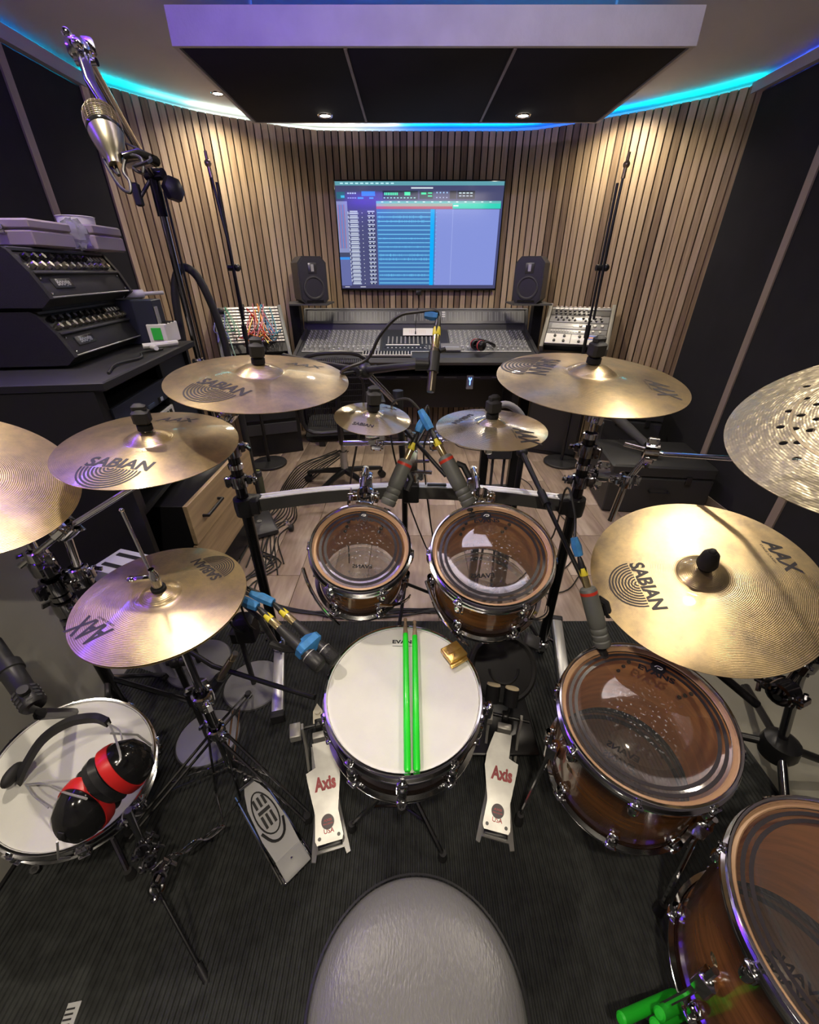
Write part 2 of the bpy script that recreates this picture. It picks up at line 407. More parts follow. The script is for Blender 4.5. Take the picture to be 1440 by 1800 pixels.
PLAN = [(-1.915, 3.30), (-1.86, 3.50), (-1.72, 3.72), (-1.52, 3.95), (-1.34, 4.08), (-1.16, 4.19), (-.98, 4.31), (-.74, 4.41), (-.4, 4.43), (.83, 4.43), (1.01, 4.40), (1.2, 4.295), (1.39, 4.155), (1.685, 3.93), (1.95, 3.70), (2.10, 3.50), (2.145, 3.40)]
P3 = [V((a, b, 0)) for a, b in PLAN]
# backing wall behind the slats: a closed strip of plan 0.10 m behind, with a ledge on top carrying the LED strip
def offs(d):
    out = []
    for i, p in enumerate(P3):
        a = P3[max(i-1, 0)]; b = P3[min(i+1, len(P3)-1)]; t = (b-a).normalized(); out.append(p+V((-t.y, t.x, 0))*d)
    return out
inn, out_ = offs(.014), offs(.16)
w = MB(); n = len(P3)
vs = [(p.x, p.y, 0) for p in inn]+[(p.x, p.y, SLAT_H) for p in inn]+[(p.x, p.y, SLAT_H) for p in out_]
w.add(vs, [(i+1, i, n+i, n+i+1) for i in range(n-1)]+[(n+i+1, n+i, 2*n+i, 2*n+i+1) for i in range(n-1)])
wf = struct('wall_front', w, mat('slat_backing', (.02, .017, .015), 0, .9))
w = MB(); vs = [(p.x, p.y, SLAT_H-.01) for p in out_]+[(p.x, p.y, CEIL+.02) for p in out_]
w.add(vs, [(i+1, i, n+i, n+i+1) for i in range(n-1)]); struct('wall_cove', w, white)
# slats at even pitch along the plan
L = [0]
for i in range(n-1): L.append(L[-1]+(P3[i+1]-P3[i]).length)
PITCH = .0555; ns = int(L[-1]/PITCH)
slat = MB().box((0, 0, SLAT_H/2), (.045, .016, SLAT_H-.004)).mesh('slat', slatm)
for k in range(ns):
    s = (k+.5)*L[-1]/ns; i = max(j for j in range(n-1) if L[j] <= s)
    a, b = P3[i], P3[i+1]; p = a.lerp(b, (s-L[i])/(L[i+1]-L[i])); t = (b-a).normalized(); th = math.atan2(t.y, t.x)
    part('slat', slat, slatm, wf, rotz(th, (p.x, p.y, 0)))
# side walls: black fabric panels between pale upright trims under a painted cornice
def side(name, x, sgn, ys, ztop):
    X = x+sgn*.05
    wl = struct(name, MB().box((X+sgn*.06, 1.0, 1.225), (.1, 4.9, 2.45)), corn)
    struct(name+'_cove', MB().box((X+sgn*.20, 1.0, 2.50), (.02, 4.9, .16)), white)
    for a, b in zip(ys[:-1], ys[1:]):
        part('fabric_panel', MB().box((X-sgn*.02, (a+b)/2, ztop/2+.03), (.06, b-a-.05, ztop-.06), ch=.008), fabric, wl, label='black fabric acoustic panel')
    for a in ys:
        part('upright_trim', MB().box((X-sgn*.032, a, ztop/2), (.05, .052, ztop)), trimw, wl)
    b = MB().box((X-sgn*.03, (ys[0]+ys[-1])/2, (ztop+SLAT_H)/2+.006), (.10, ys[-1]-ys[0]+.06, SLAT_H-ztop+.012)); part('cornice', b, corn, wl)
    return wl
side('wall_left', -1.92, -1, [2.03, 2.74, 3.40], 2.40)
side('wall_right', 2.13, 1, [-.1, .62, 1.34, 2.05, 2.77, 3.46], 2.41)
struct('wall_back', MB().box((.1, -1.95, 1.28), (5.4, .1, 2.6)), greyw)
struct('wall_left_recess', MB().box((-2.56, .05, 1.28), (.1, 4.0, 2.58)), greyw)
struct('ceiling', MB().box((.1, 1.35, CEIL+.05), (5.6, 6.9, .1)), ceilm)
struct('baseboard_right', MB().box((2.13, 1.7, .045), (.016, 3.5, .09)), trimw)

# LED strips lying on the cove ledges and on the clouds
def led(pts, cols, label, w=.012, es=30, z=0, vert=False):
    t = thing('led_strip', label, 'light', pts[0], 'led strips'); m = len(pts)-1
    tot = [0]
    for a, b in zip(pts[:-1], pts[1:]): tot.append(tot[-1]+(V(b)-V(a)).length)
    def colat(u):
        for (u0, c0), (u1, c1) in zip(cols[:-1], cols[1:]):
            if u <= u1: k = (u-u0)/(u1-u0); return tuple(x*(1-k)+y*k for x, y in zip(c0, c1))
        return cols[-1][1]
    for i in range(m):
        a, b = V(pts[i]), V(pts[i+1]); k = max(1, int((b-a).length/.3))
        for j in range(k):
            p, q = a.lerp(b, j/k), a.lerp(b, (j+1)/k); u = (tot[i]+(b-a).length*(j+.5)/k)/tot[-1]; c = colat(u); key = 'led_%02d_%02d_%02d_%d' % (c[0]*20, c[1]*20, c[2]*20, es)
            mm = mat(key, (0, 0, 0), emit=c, es=es)
            d = (q-p).normalized(); sd = V((0, -w*.35, w*.35)) if vert else V((-d.y, d.x, 0))*w/2
            part('led_segment', MB().add([p-sd, q-sd, q+sd, p+sd], [(0, 1, 2, 3)]), mm, t)
BL, CY, WW, PU, VI = (.0, .13, 1.0), (.0, .60, .72), (.85, .95, .82), (.14, .03, 1.0), (.25, .10, 1.0)
mid = offs(.05)
led([(p.x, p.y, SLAT_H+.004) for p in mid], [(0, CY), (.12, CY), (.18, WW), (.42, WW), (.46, (.0, .30, 1)), (.54, (0, .2, 1)), (.78, BL), (.86, CY), (1, CY)],
    'led strip along the top of the slatted wall, cyan to white to blue', es=40)
led([(-1.985, 3.38, SLAT_H+.006), (-1.985, 2.3, SLAT_H+.006), (-1.985, -.1, SLAT_H+.006)], [(0, CY), (.12, (.0, .35, 1)), (.3, BL), (.5, PU), (1, PU)], 'led strip on the left wall cornice, cyan turning violet', es=60, w=.022)
led([(2.195, -.1, SLAT_H+.006), (2.195, 2.9, SLAT_H+.006), (2.195, 3.44, SLAT_H+.006)], [(0, CY), (.35, CY), (.6, BL), (.93, BL), (.97, (0, .3, 1)), (1, CY)], 'led strip on the right wall cornice, blue and turquoise', es=60, w=.022)

# ceiling clouds: board frame, three black fabric panels, two pale dividers
def cloud(x0, x1, y0, y1, z, h, label, div):
    t = thing('ceiling_cloud', label, 'ceiling panel', ((x0+x1)/2, (y0+y1)/2, z), 'ceiling clouds'); e = .018
    b = MB().box(((x0+x1)/2, y0+e/2, z+h/2), (x1-x0, e, h)).box(((x0+x1)/2, y1-e/2, z+h/2), (x1-x0, e, h)).box((x0+e/2, (y0+y1)/2, z+h/2), (e, y1-y0-2*e, h)).box((x1-e/2, (y0+y1)/2, z+h/2), (e, y1-y0-2*e, h))
    part('board_frame', b, cloudw, t)
    part('top_board', MB().box(((x0+x1)/2, (y0+y1)/2, z+h-.01), (x1-x0-2*e, y1-y0-2*e, .018)), cloudw, t)
    xs = [x0+e]+div+[x1-e]
    for a, b2 in zip(xs[:-1], xs[1:]):
        part('fabric_panel', MB().box(((a+b2)/2, (y0+y1)/2, z+.012), (b2-a-.012, y1-y0-2*e, .02), ch=.003), fabric, t)
    for d in div: part('divider_strip', MB().box((d, (y0+y1)/2, z+.003), (.013, y1-y0-2*e, .012)), trimw, t)
    for sx in (x0+.3, x1-.3):
        for sy in (y0+.15, y1-.15): part('suspension_rod', MB().cyl((sx, sy, z+h-.002), (sx, sy, CEIL+.002), .006), chrome, t)
    return t
cloud(-.955, 1.155, 2.37, 3.37, CLOUD_Z, .112, 'wide ceiling cloud with pale board edge and black underside above the screen', [-.262, .430])
cloud(-.955, 1.155, -1.1, 1.15, CLOUD_Z, .112, 'ceiling cloud with black underside hanging over the drum kit', [-.262, .430])
led([(-.85, 2.46, 2.368), (.2, 2.46, 2.368), (1.05, 2.46, 2.368)], [(0, BL), (.3, BL), (1, (0, .4, 1))], 'blue led strip on top of the cloud above the screen', es=20)
led([(-.94, 1.125, 2.378), (-.7, 1.125, 2.378), (-.40, 1.125, 2.378)], [(0, PU), (.7, PU), (1, PU)], 'violet led strip on top of the cloud over the drums', es=150, w=.024, vert=True)
led([(-.38, 1.125, 2.378), (.5, 1.125, 2.378), (1.1, 1.125, 2.378)], [(0, (.6, .5, 1)), (.4, (.85, .80, 1)), (1, (1, .88, .78))], 'white led strip on top of the cloud over the drums', es=60, w=.024, vert=True)

# ribbed black rug, its ribs real geometry
rx0, rx1, ry0, ry1 = -1.20, 1.20, -1.3, 1.44
r_ = MB(); vs = []; fs = []; ribs = int((rx1-rx0)/.0134)
xs = []
for i in range(ribs):
    x = rx0+i*.0134; xs += [(x+.0016, .0075), (x+.0036, .0115), (x+.0090, .0115), (x+.0110, .0075)]
m_ = len(xs)
for y in (ry0, ry1): vs += [(x, y, z) for x, z in xs]
fs = [(i, i+1, m_+i+1, m_+i) for i in range(m_-1)]
r_.add(vs, fs)
rug = thing('ribbed_rug', 'large black ribbed rug under the whole drum kit', 'rug', (0, 0, .001))
part('ribbed_pile', r_, mat('rug_rib', (.030, .033, .032), 0, .85, bump=.5, bscale=250, var=.45, vscale=40), rug, kind='stuff')
part('backing', MB().box((0, (ry0+ry1)/2, .0025), (rx1-rx0+.012, ry1-ry0+.012, .005)), rubber, rug)

# ---------------------------------------------------------------- screen
def screen():
    C = V((.085, 4.355, 1.722)); Wd, Hd = 1.448, .815
    T = frame(C, (0, -1, 0), (1, 0, 0))
    t = thing('wall_screen', 'large flat screen on the slatted wall showing an audio session', 'screen', C)
    part('screen_case', MB(T).box((0, 0, -.028), (Wd, Hd, .05), ch=.006), blackg, t)
    part('wall_bracket', MB(T).box((0, 0, -.058), (.5, .4, .02)), blackm, t)
    part('sensor_box', MB(T).box((0, -Hd/2-.02, -.02), (.05, .04, .03), ch=.004), blackp, t)
    s = MB(T); rnd = random.Random(3)
    X = lambda u: -Wd/2+.012+u*(Wd-.024); Y = lambda v: Hd/2-.012-v*(Hd-.028)
    def R(u0, v0, u1, v1, c, k=1): s.rect(X(u0), Y(v1), X(u1), Y(v0), -.0029+.0004*k, c)
    lav, dk, mid_, cyn = (.20, .25, .60), (.045, .05, .13), (.10, .12, .25), (.16, .55, .80)
    R(0, 0, 1, 1, (.05, .055, .15)); R(0, 0, 1, .035, (.10, .30, .36), 2); R(0, .035, 1, .165, (.055, .06, .14), 2)
    for k in range(11): R(.03+k*.03, .012, .048+k*.03, .022, (.5, .8, .85), 3)
    R(.45, .05, .58, .062, (.6, .7, .75), 3); R(.005, .09, .055, .15, (.02, .12, .13), 3); R(.03, .12, .052, .14, (.05, .45, .6), 4)
    for k in range(4): R(.07+k*.014, .095, .08+k*.014, .108, (.4, .5, .6), 3); R(.07+k*.014, .138, .08+k*.014, .146, (.3, .4, .5), 3)
    R(.155, .085, .235, .125, (.04, .22, .75), 3); R(.13, .135, .165, .15, (.05, .3, .8), 3); R(.2, .135, .225, .15, (.06, .3, .8), 3)
    R(.28, .08, .49, .155, (.01, .02, .03), 3); R(.5, .085, .58, .15, (.01, .03, .03), 3); R(.68, .08, .72, .15, (.02, .02, .03), 3); R(.725, .08, .83, .15, (.01, .015, .03), 3)
    g = (.05, .75, .35)
    for k in range(8): R(.29+k*.0105, .095, .2975+k*.0105, .118, g, 4)
    R(.41, .09, .445, .12, g, 4); R(.51, .095, .54, .112, g, 4); R(.55, .095, .575, .105, g, 4); R(.55, .12, .575, .13, g, 4)
    for k in range(10): R(.285+k*.02, .137, .296+k*.02, .145, (.3, .7, .6), 4)
    for k in range(4): R(.6+k*.02, .09, .608+k*.02, .102, (.3, .5, .8), 3); R(.6+k*.02, .135, .606+k*.02, .142, (.5, .6, .9), 3); R(.735+k*.022, .095, .75+k*.022, .104, (.6, .75, .8), 4); R(.735+k*.022, .12, .75+k*.022, .128, (.5, .6, .7), 4)
    R(.0, .17, .065, .64, (.22, .25, .45), 2)
    for k in range(7): R(.008+k*.006, .20, .0105+k*.006, .60, (.03, .12, .45) if k % 3 else (.4, .05, .1), 3)
    R(.0, .64, .065, .68, (.05, .06, .12), 3); R(.0, .685, .062, .71, (.04, .25, .7), 3); R(0, .71, .065, .97, (.11, .13, .32), 2)
    R(.24, .168, .99, .19, (.12, .42, .42), 2); R(.24, .19, .70, .215, (.30, .35, .30), 2); R(.70, .19, .99, .235, (.02, .55, .42), 3); R(.24, .215, .70, .238, (.42, .09, .14), 3)
    for k in range(14): R(.27+k*.05, .172, .283+k*.05, .18, (.6, .8, .8), 4)
    R(.705, .205, .735, .215, (.7, .9, .9), 4)
    R(.065, .24, .24, .965, (.06, .065, .16), 2); R(.24, .24, .985, .965, lav, 2); R(.24, .24, .600, .965, (.05, .17, .42), 3)
    rows = 18
    for r in range(rows):
        v = .252+r*(.965-.252)/rows; h = (.965-.252)/rows
        R(.078, v+h*.05, .125, v+h*.35, (.45, .5, .6), 3); R(.072, v+h*.42, .13, v+h*.85, (.30, .34, .5), 3); R(.078, v+h*.55, .122, v+h*.68, (.65, .7, .75), 4)
        R(.150, v+h*.45, .154, v+h*.62, (.7, .75, .8), 3)
        R(.185, v+h*.05, .228, v+h*.36, (.4, .45, .6), 3); R(.185, v+h*.42, .226, v+h*.8, (.02, .03, .08), 3); R(.19, v+h*.5, .20, v+h*.7, (.7, .75, .8), 4); R(.213, v+h*.5, .22, v+h*.7, (.7, .75, .8), 4)
        R(.245, v+h*.36, .575, v+h*.52, cyn, 4); R(.60, v+h*.36, .606, v+h*.5, cyn, 5)
        R(.245, v+h*.93, .600, v+h*.99, (.02, .08, .25), 4)
        amp = {1: .8, 2: .8, 6: .5, 7: .3, 8: .5, 10: .8, 11: .8, 15: .7}.get(r, 0)
        if amp:
            for q in range(60):
                u = .25+rnd.random()*.30; a = amp*rnd.random()*.45
                R(u, v+h*(.44-a), u+.0022, v+h*(.44+a), (.12, .45, .75), 5)
    R(.568, .24, .592, .965, (.0, .36, .85), 6); R(.703, .24, .7045, .965, (.42, .48, .8), 4)
    for k in range(18): R(.066, .26+k*.038, .069, .285+k*.038, (.7, .75, .85), 4)
    R(0, .97, 1, 1, (.05, .05, .12), 4); R(.02, .98, .05, .988, (.5, .5, .6), 5); R(.12, .98, .155, .988, (.5, .5, .6), 5)
    part('screen_image', s, screenm, t)
screen()

# ---------------------------------------------------------------- studio monitors on their stands
def monitor(x, y, ang, label, side_label, cx, cy):
    z = 1.235; M = rotz(ang, (x, y, z)); t = thing('studio_monitor', label, 'loudspeaker', (x, y, z), 'studio monitors')
    w, h, d = .232, .338, .28
    out = [(-w/2+.03, 0), (w/2-.03, 0), (w/2, .03), (w/2, h-.045), (w/2-.04, h), (-w/2+.04, h), (-w/2, h-.045), (-w/2, .03)]
    T = Matrix(((1, 0, 0, 0), (0, 0, 1, -d/2), (0, 1, 0, 0), (0, 0, 0, 1)))
    part('cabinet', MB().prism(out[::-1], 0, d, T), mat('speaker_cabinet', (.030, .030, .034), 0, .45, bump=.3, bscale=200), t, M)
    o2 = [(px*.9, .012+py*.93) for px, py in out]; part('baffle', MB().prism(o2[::-1], -.004, .002, T), mat('speaker_baffle', (.035, .034, .045), 0, .35), t, M)
    F = M @ Matrix.Translation((0, -d/2-.004, .115)) @ Matrix.Rotation(PI/2, 4, 'X')
    wo = part('woofer', MB().lathe([(.088, 0), (.086, .006), (.076, .007), (.070, .001), (.062, -.004), (.030, -.018), (.024, -.012), (.012, -.006), (0, -.004)], 32), mat('speaker_cone', (.045, .045, .05), 0, .5), t, F)
    part('dust_cap', MB().lathe([(.030, -.015), (.02, -.006), (0, -.001)], 20), mat('dust_cap_grey', (.13, .13, .14), 0, .4), wo, F)
    F2 = M @ Matrix.Translation((0, -d/2-.004, .255)) @ Matrix.Rotation(PI/2, 4, 'X')
    tw = part('tweeter', MB().box((0, 0, .001), (.07, .075, .008), ch=.002), mat('tweeter_plate', (.07, .07, .08), .5, .35), t, F2)
    part('ribbon', MB().box((0, .002, .006), (.022, .050, .004)), silver, tw, F2)
    part('bass_port', MB().box((0, -d/2-.003, .018), (.14, .008, .014)), blackg, t, M)
    s = thing('speaker_stand', side_label, 'stand', (x, y, 0), 'monitor stands')
    part('top_plate', MB().prism([(x-.16, y-.16), (x+.16, y-.16), (max(x+.16, cx+.06), cy+.05), (min(x-.16, cx-.06), cy+.05)], z-.014, z-.001), mat('stand_plate', (.14, .14, .13), .5, .5), s)
    part('column', MB().box((cx, cy, z/2), (.085, .10, z-.026), ch=.004), blackm, s)
    part('base_plate', MB().box((cx, cy, .010), (.088, .20, .018), ch=.004), blackm, s)
monitor(-.845, 3.98, math.radians(24), 'black studio monitor left of the screen', 'black speaker stand left of the mixing console', -1.032, 4.13)
monitor(1.03, 3.98, math.radians(-24), 'black studio monitor right of the screen', 'black speaker stand right of the mixing console', 1.152, 4.12)

# ---------------------------------------------------------------- mixing console
def console():
    x0, x1 = -.965, 1.085; xc = (x0+x1)/2; w = x1-x0
    t = thing('mixing_console', 'long grey mixing console below the wall screen', 'mixing console', (xc, 3.9, 0))
    prof = [(3.66, .775), (3.64, .80), (3.66, .835), (3.745, .862), (3.76, .862), (4.22, .985), (4.235, 1.06), (4.29, 1.155), (4.36, 1.155), (4.36, .80), (4.2, .74), (3.9, .74)]
    T = Matrix(((0, 0, 1, x0), (1, 0, 0, 0), (0, 1, 0, 0), (0, 0, 0, 1)))
    part('console_body', MB().prism(prof, 0, w, T), mat('console_body_dark', (.05, .052, .058), 0, .4), t)
    for sx in (x0-.016, x1+.016): part('side_cheek', MB().prism([(a, b+.012) for a, b in prof], -.014, .014, Matrix(((0, 0, 1, sx), (1, 0, 0, 0), (0, 1, 0, 0), (0, 0, 0, 1)))), mat('cheek_grey', (.07, .07, .075), 0, .4), t)
    a = V((0, 3.765, .865)); b = V((0, 4.218, .988)); d = (b-a); Ls = d.length; nrm = V((0, -d.z, d.y)).normalized()
    S = Matrix(((1, 0, 0, 0), (0, d.y/Ls, nrm.y, a.y), (0, d.z/Ls, nrm.z, a.z), (0, 0, 0, 1)))
    blocks = [(x0+.03, xc-.32, 16), (xc+.30, x1-.03, 16)]
    kn = MB(S); pr = MB(S)
    rnd = random.Random(5)
    for bx0, bx1, nch in blocks:
        part('channel_bank', MB(S).box(((bx0+bx1)/2, Ls/2, .001), (bx1-bx0, Ls-.006, .008)), conm, t)
        p = (bx1-bx0)/nch
        for c in range(nch):
            cx = bx0+p*(c+.5)
            pr.rect(cx-p*.47, .006, cx-p*.42, Ls-.01, .0056, (.30, .31, .32))
            for r in range(13):
                y = .13+r*.0245
                kn.lathe([(.0062, .005), (.0056, .016), (0, .016)], 6, S @ Matrix.Translation((cx+(.006 if r % 2 else -.006), y, 0)))
                if r % 3 == 0: pr.rect(cx-.011, y+.010, cx+.009, y+.0135, .0056, (.55, .56, .55))
            pr.rect(cx-p*.38, .108, cx+p*.34, .118, .0058, (.72, .72, .70))
            pr.rect(cx-p*.06, .014, cx+p*.02, .100, .0056, (.01, .01, .01))
            fy = .03+rnd.random()*.05; kn.box((cx, fy, .010), (.012, .018, .012), T=S)
            for q in range(5): pr.rect(cx+p*.22, .02+q*.017, cx+p*.34, .025+q*.017, .0056, (.55, .55, .55))
    part('knobs_and_faders', kn, mat('knob_grey', (.62, .63, .63), 0, .35), t, kind='stuff')
    m0, m1 = xc-.30, xc+.28
    part('master_section', MB(S).box(((m0+m1)/2, Ls/2, .001), (m1-m0, Ls-.006, .008)), mat('master_dark', (.035, .037, .045), 0, .4), t)
    mk = MB(S)
    for r in range(5):
        for c in range(13): mk.lathe([(.0075, .005), (.006, .017), (0, .017)], 8, S @ Matrix.Translation((m0+.05+c*.038, .16+r*.030, 0)))
    part('master_knobs', mk, mat('knob_light', (.45, .46, .46), 0, .35), t)
    pr.rect(m0+.03, .125, m1-.25, .145, .0056, (.8, .8, .78)); pr.rect(m0+.02, .06, m1-.19, .095, .0056, (.01, .01, .01)); 
    for c in range(10): pr.add([(m0+.04+c*.036, .066, .006), (m0+.06+c*.036, .066, .006), (m0+.05+c*.036, .088, .006)], [(0, 1, 2)], (.6, .6, .6))
    for q in range(9): pr.rect(m1-.2+(q % 3)*.03, .05+(q//3)*.03, m1-.185+(q % 3)*.03, .06+(q//3)*.03, .0056, (.5, .5, .5))
    pr.rect(x0+.03, -.006, x1-.03, .002, .0062, (.85, .85, .85))
    # meter bridge: pairs of pale meter slots
    a2 = V((0, 4.235, 1.06)); b2 = V((0, 4.29, 1.155)); d2 = b2-a2; L2 = d2.length; n2 = V((0, -d2.z, d2.y)).normalized()
    S2 = Matrix(((1, 0, 0, 0), (0, d2.y/L2, n2.y, a2.y), (0, d2.z/L2, n2.z, a2.z), (0, 0, 0, 1)))
    a3 = V((0, 4.22, .99)); d3 = a2-a3; L3 = d3.length; n3 = V((0, -d3.z, d3.y)).normalized()
    S3 = Matrix(((1, 0, 0, 0), (0, d3.y/L3, n3.y, a3.y), (0, d3.z/L3, n3.z, a3.z), (0, 0, 0, 1)))
    part('meter_bridge', MB(S2).box((xc, L2/2-.01, .001), (w-.01, L2+.02, .01)), mat('meter_bridge_grey', (.085, .088, .10), 0, .35), t)
    part('bridge_lip', MB(S2).box((xc, L2+.004, .003), (w+.03, .012, .02)), mat('console_lip', (.13, .13, .14), .2, .4), t)
    mt = MB(S2)
    for k in range(37):
        cx = x0+.05+k*(w-.1)/36
        if 16.5 < k < 17.5: continue
        for o in (-.011, .0, .011): mt.rect(cx+o-.003, .004, cx+o+.003, L2-.022, .0068, (.26, .27, .28) if o else (.16, .165, .17))
    part('meter_slots', mt, printm, t)
    for q, h in enumerate((.012, .012, .012)): pr.rect(xc+.245, L2*.35+.02*q, xc+.275, L2*.35+.02*q+h, .0075, (.7, .7, .7), T=S2)
    part('panel_print', pr, printm, t)
    for sx in (x0+.12, x1-.12): part('leg', MB().box((sx, 4.0, .37), (.06, .5, .74), ch=.004), blackm, t)
    part('modesty_panel', MB().box((xc, 4.16, .50), (w-.3, .02, .46)), blackm, t)
    pb = MB()
    for k in range(26): pb.box((xc-.62+k*.05, 4.145, .60), (.018, .01, .02))
    part('patch_points', pb, mat('patch_brown', (.16, .10, .07), .2, .5), t)
    part('under_shelf', MB().box((xc, 3.92, .66), (w-.3, .42, .03)), blackm, t)
    sl = MB()
    for k in range(8): sl.box((xc-.75+k*.21, 3.709, .664), (.11, .004, .006))
    part('shelf_slots', sl, mat('slot_grey', (.10, .10, .11), 0, .5), t)
    return S, Ls, xc
S, Ls, xc = console()
pp = MB(S).box((.085, .375, .0225), (.29, .16, .002))
t = top('paper_sheet', pp, paper, 'white paper sheet lying on the middle of the mixing console', 'paper')
lns = MB(S)
for k in range(9): lns.box((.0+k*.018, .375, .0238), (.003, .085, .0004))
part('pencil_rows', lns, mat('pencil_pink', (.75, .55, .50), 0, .8), t)
t = top('talkback_microphone', MB(S).cyl((.055, .32, .006), (.055, .32, .05), .008, .005).tube([(.055, .32, .05), (.057, .34, .12), (.07, .33, .22), (.07, .32, .25)], .003, 6, 4), blackp, 'thin gooseneck talkback microphone rising from the console centre', 'microphone', M=None)
kb = thing('small_keypad', 'small white button keypad on the console armrest, left of centre', 'controller', (-.15, 3.70, .86))
K = Matrix.Translation((-.19, 3.695, .862)) @ Matrix.Rotation(.25, 4, 'X')
part('keypad_body', MB(K).box((0, 0, 0), (.42, .075, .018), ch=.003), mat('keypad_frame', (.5, .5, .5), 0, .5), kb)
k_ = MB(K)
for i in range(16):
    for j in range(3): k_.box((-.193+i*.0257, -.024+j*.024, .011), (.016, .015, .006))
part('keys', k_, blackp, kb)
tc = thing('remote_controller', 'flat grey remote controller on the console, right of centre', 'controller', (.36, 3.78, .88))
part('controller_body', MB(S).box((.36, .055, .018), (.17, .13, .018), ch=.004), grey, tc); part('display', MB(S).box((.36, .035, .028), (.14, .02, .003)), silver, tc)

# ear defenders on the console
def earcups(Mx, s, label, band, name='ear_defenders'):
    t = thing(name, label, 'headphones', Mx.translation)
    for q, (c, n) in enumerate((((-.045, 0, .05), (-1, .1, .1)), ((.045, 0, .05), (1, .1, .1)))):
        F = Mx @ Matrix.Scale(s, 4) @ frame(c, n, (0, 0, 1))
        cu = part('ear_cup', MB().lathe([(0, .040), (.02, .038), (.034, .028), (.040, .012), (.041, 0), (.036, -.004)], 20), blackg, t, F)
        part('band_ring', MB().lathe([(.0405, .010), (.0415, .009), (.0415, .001), (.0405, 0)], 20), band, cu, F)
        part('cushion', MB().lathe([(.024, -.020), (.034, -.022), (.040, -.014), (.038, -.003), (.030, -.002)], 20), blackp, cu, F)
    b = MB(Mx @ Matrix.Scale(s, 4)); b.tube([(-.06, 0, .06), (-.075, .04, .08), (-.05, .12, .06), (0, .15, .03), (.05, .12, .05), (.075, .04, .08), (.06, 0, .06)], .009, 8, 5)
    part('headband', b, blackp, t)
    return t
earcups(Matrix.Translation((.585, 3.73, .875)) @ Matrix.Rotation(-1.2, 4, 'Z') @ Matrix.Rotation(0, 4, 'X'), 1.05, 'black and red headphones lying on the console edge', pink, 'headphones')

# low grey partition at the left edge
gp_ = thing('grey_partition', 'low smooth grey partition at the left edge behind the side snare', 'partition', (-1.22, .35, 0))
part('panel_board', MB().box((-1.20, .35, .47), (.14, 1.30, .93), ch=.004), mat('partition_grey', (.50, .49, .44), 0, .5, var=.15, vscale=2.5), gp_)
part('foot_strip', MB().box((-1.20, .35, .008), (.16, 1.31, .014)), blackm, gp_)

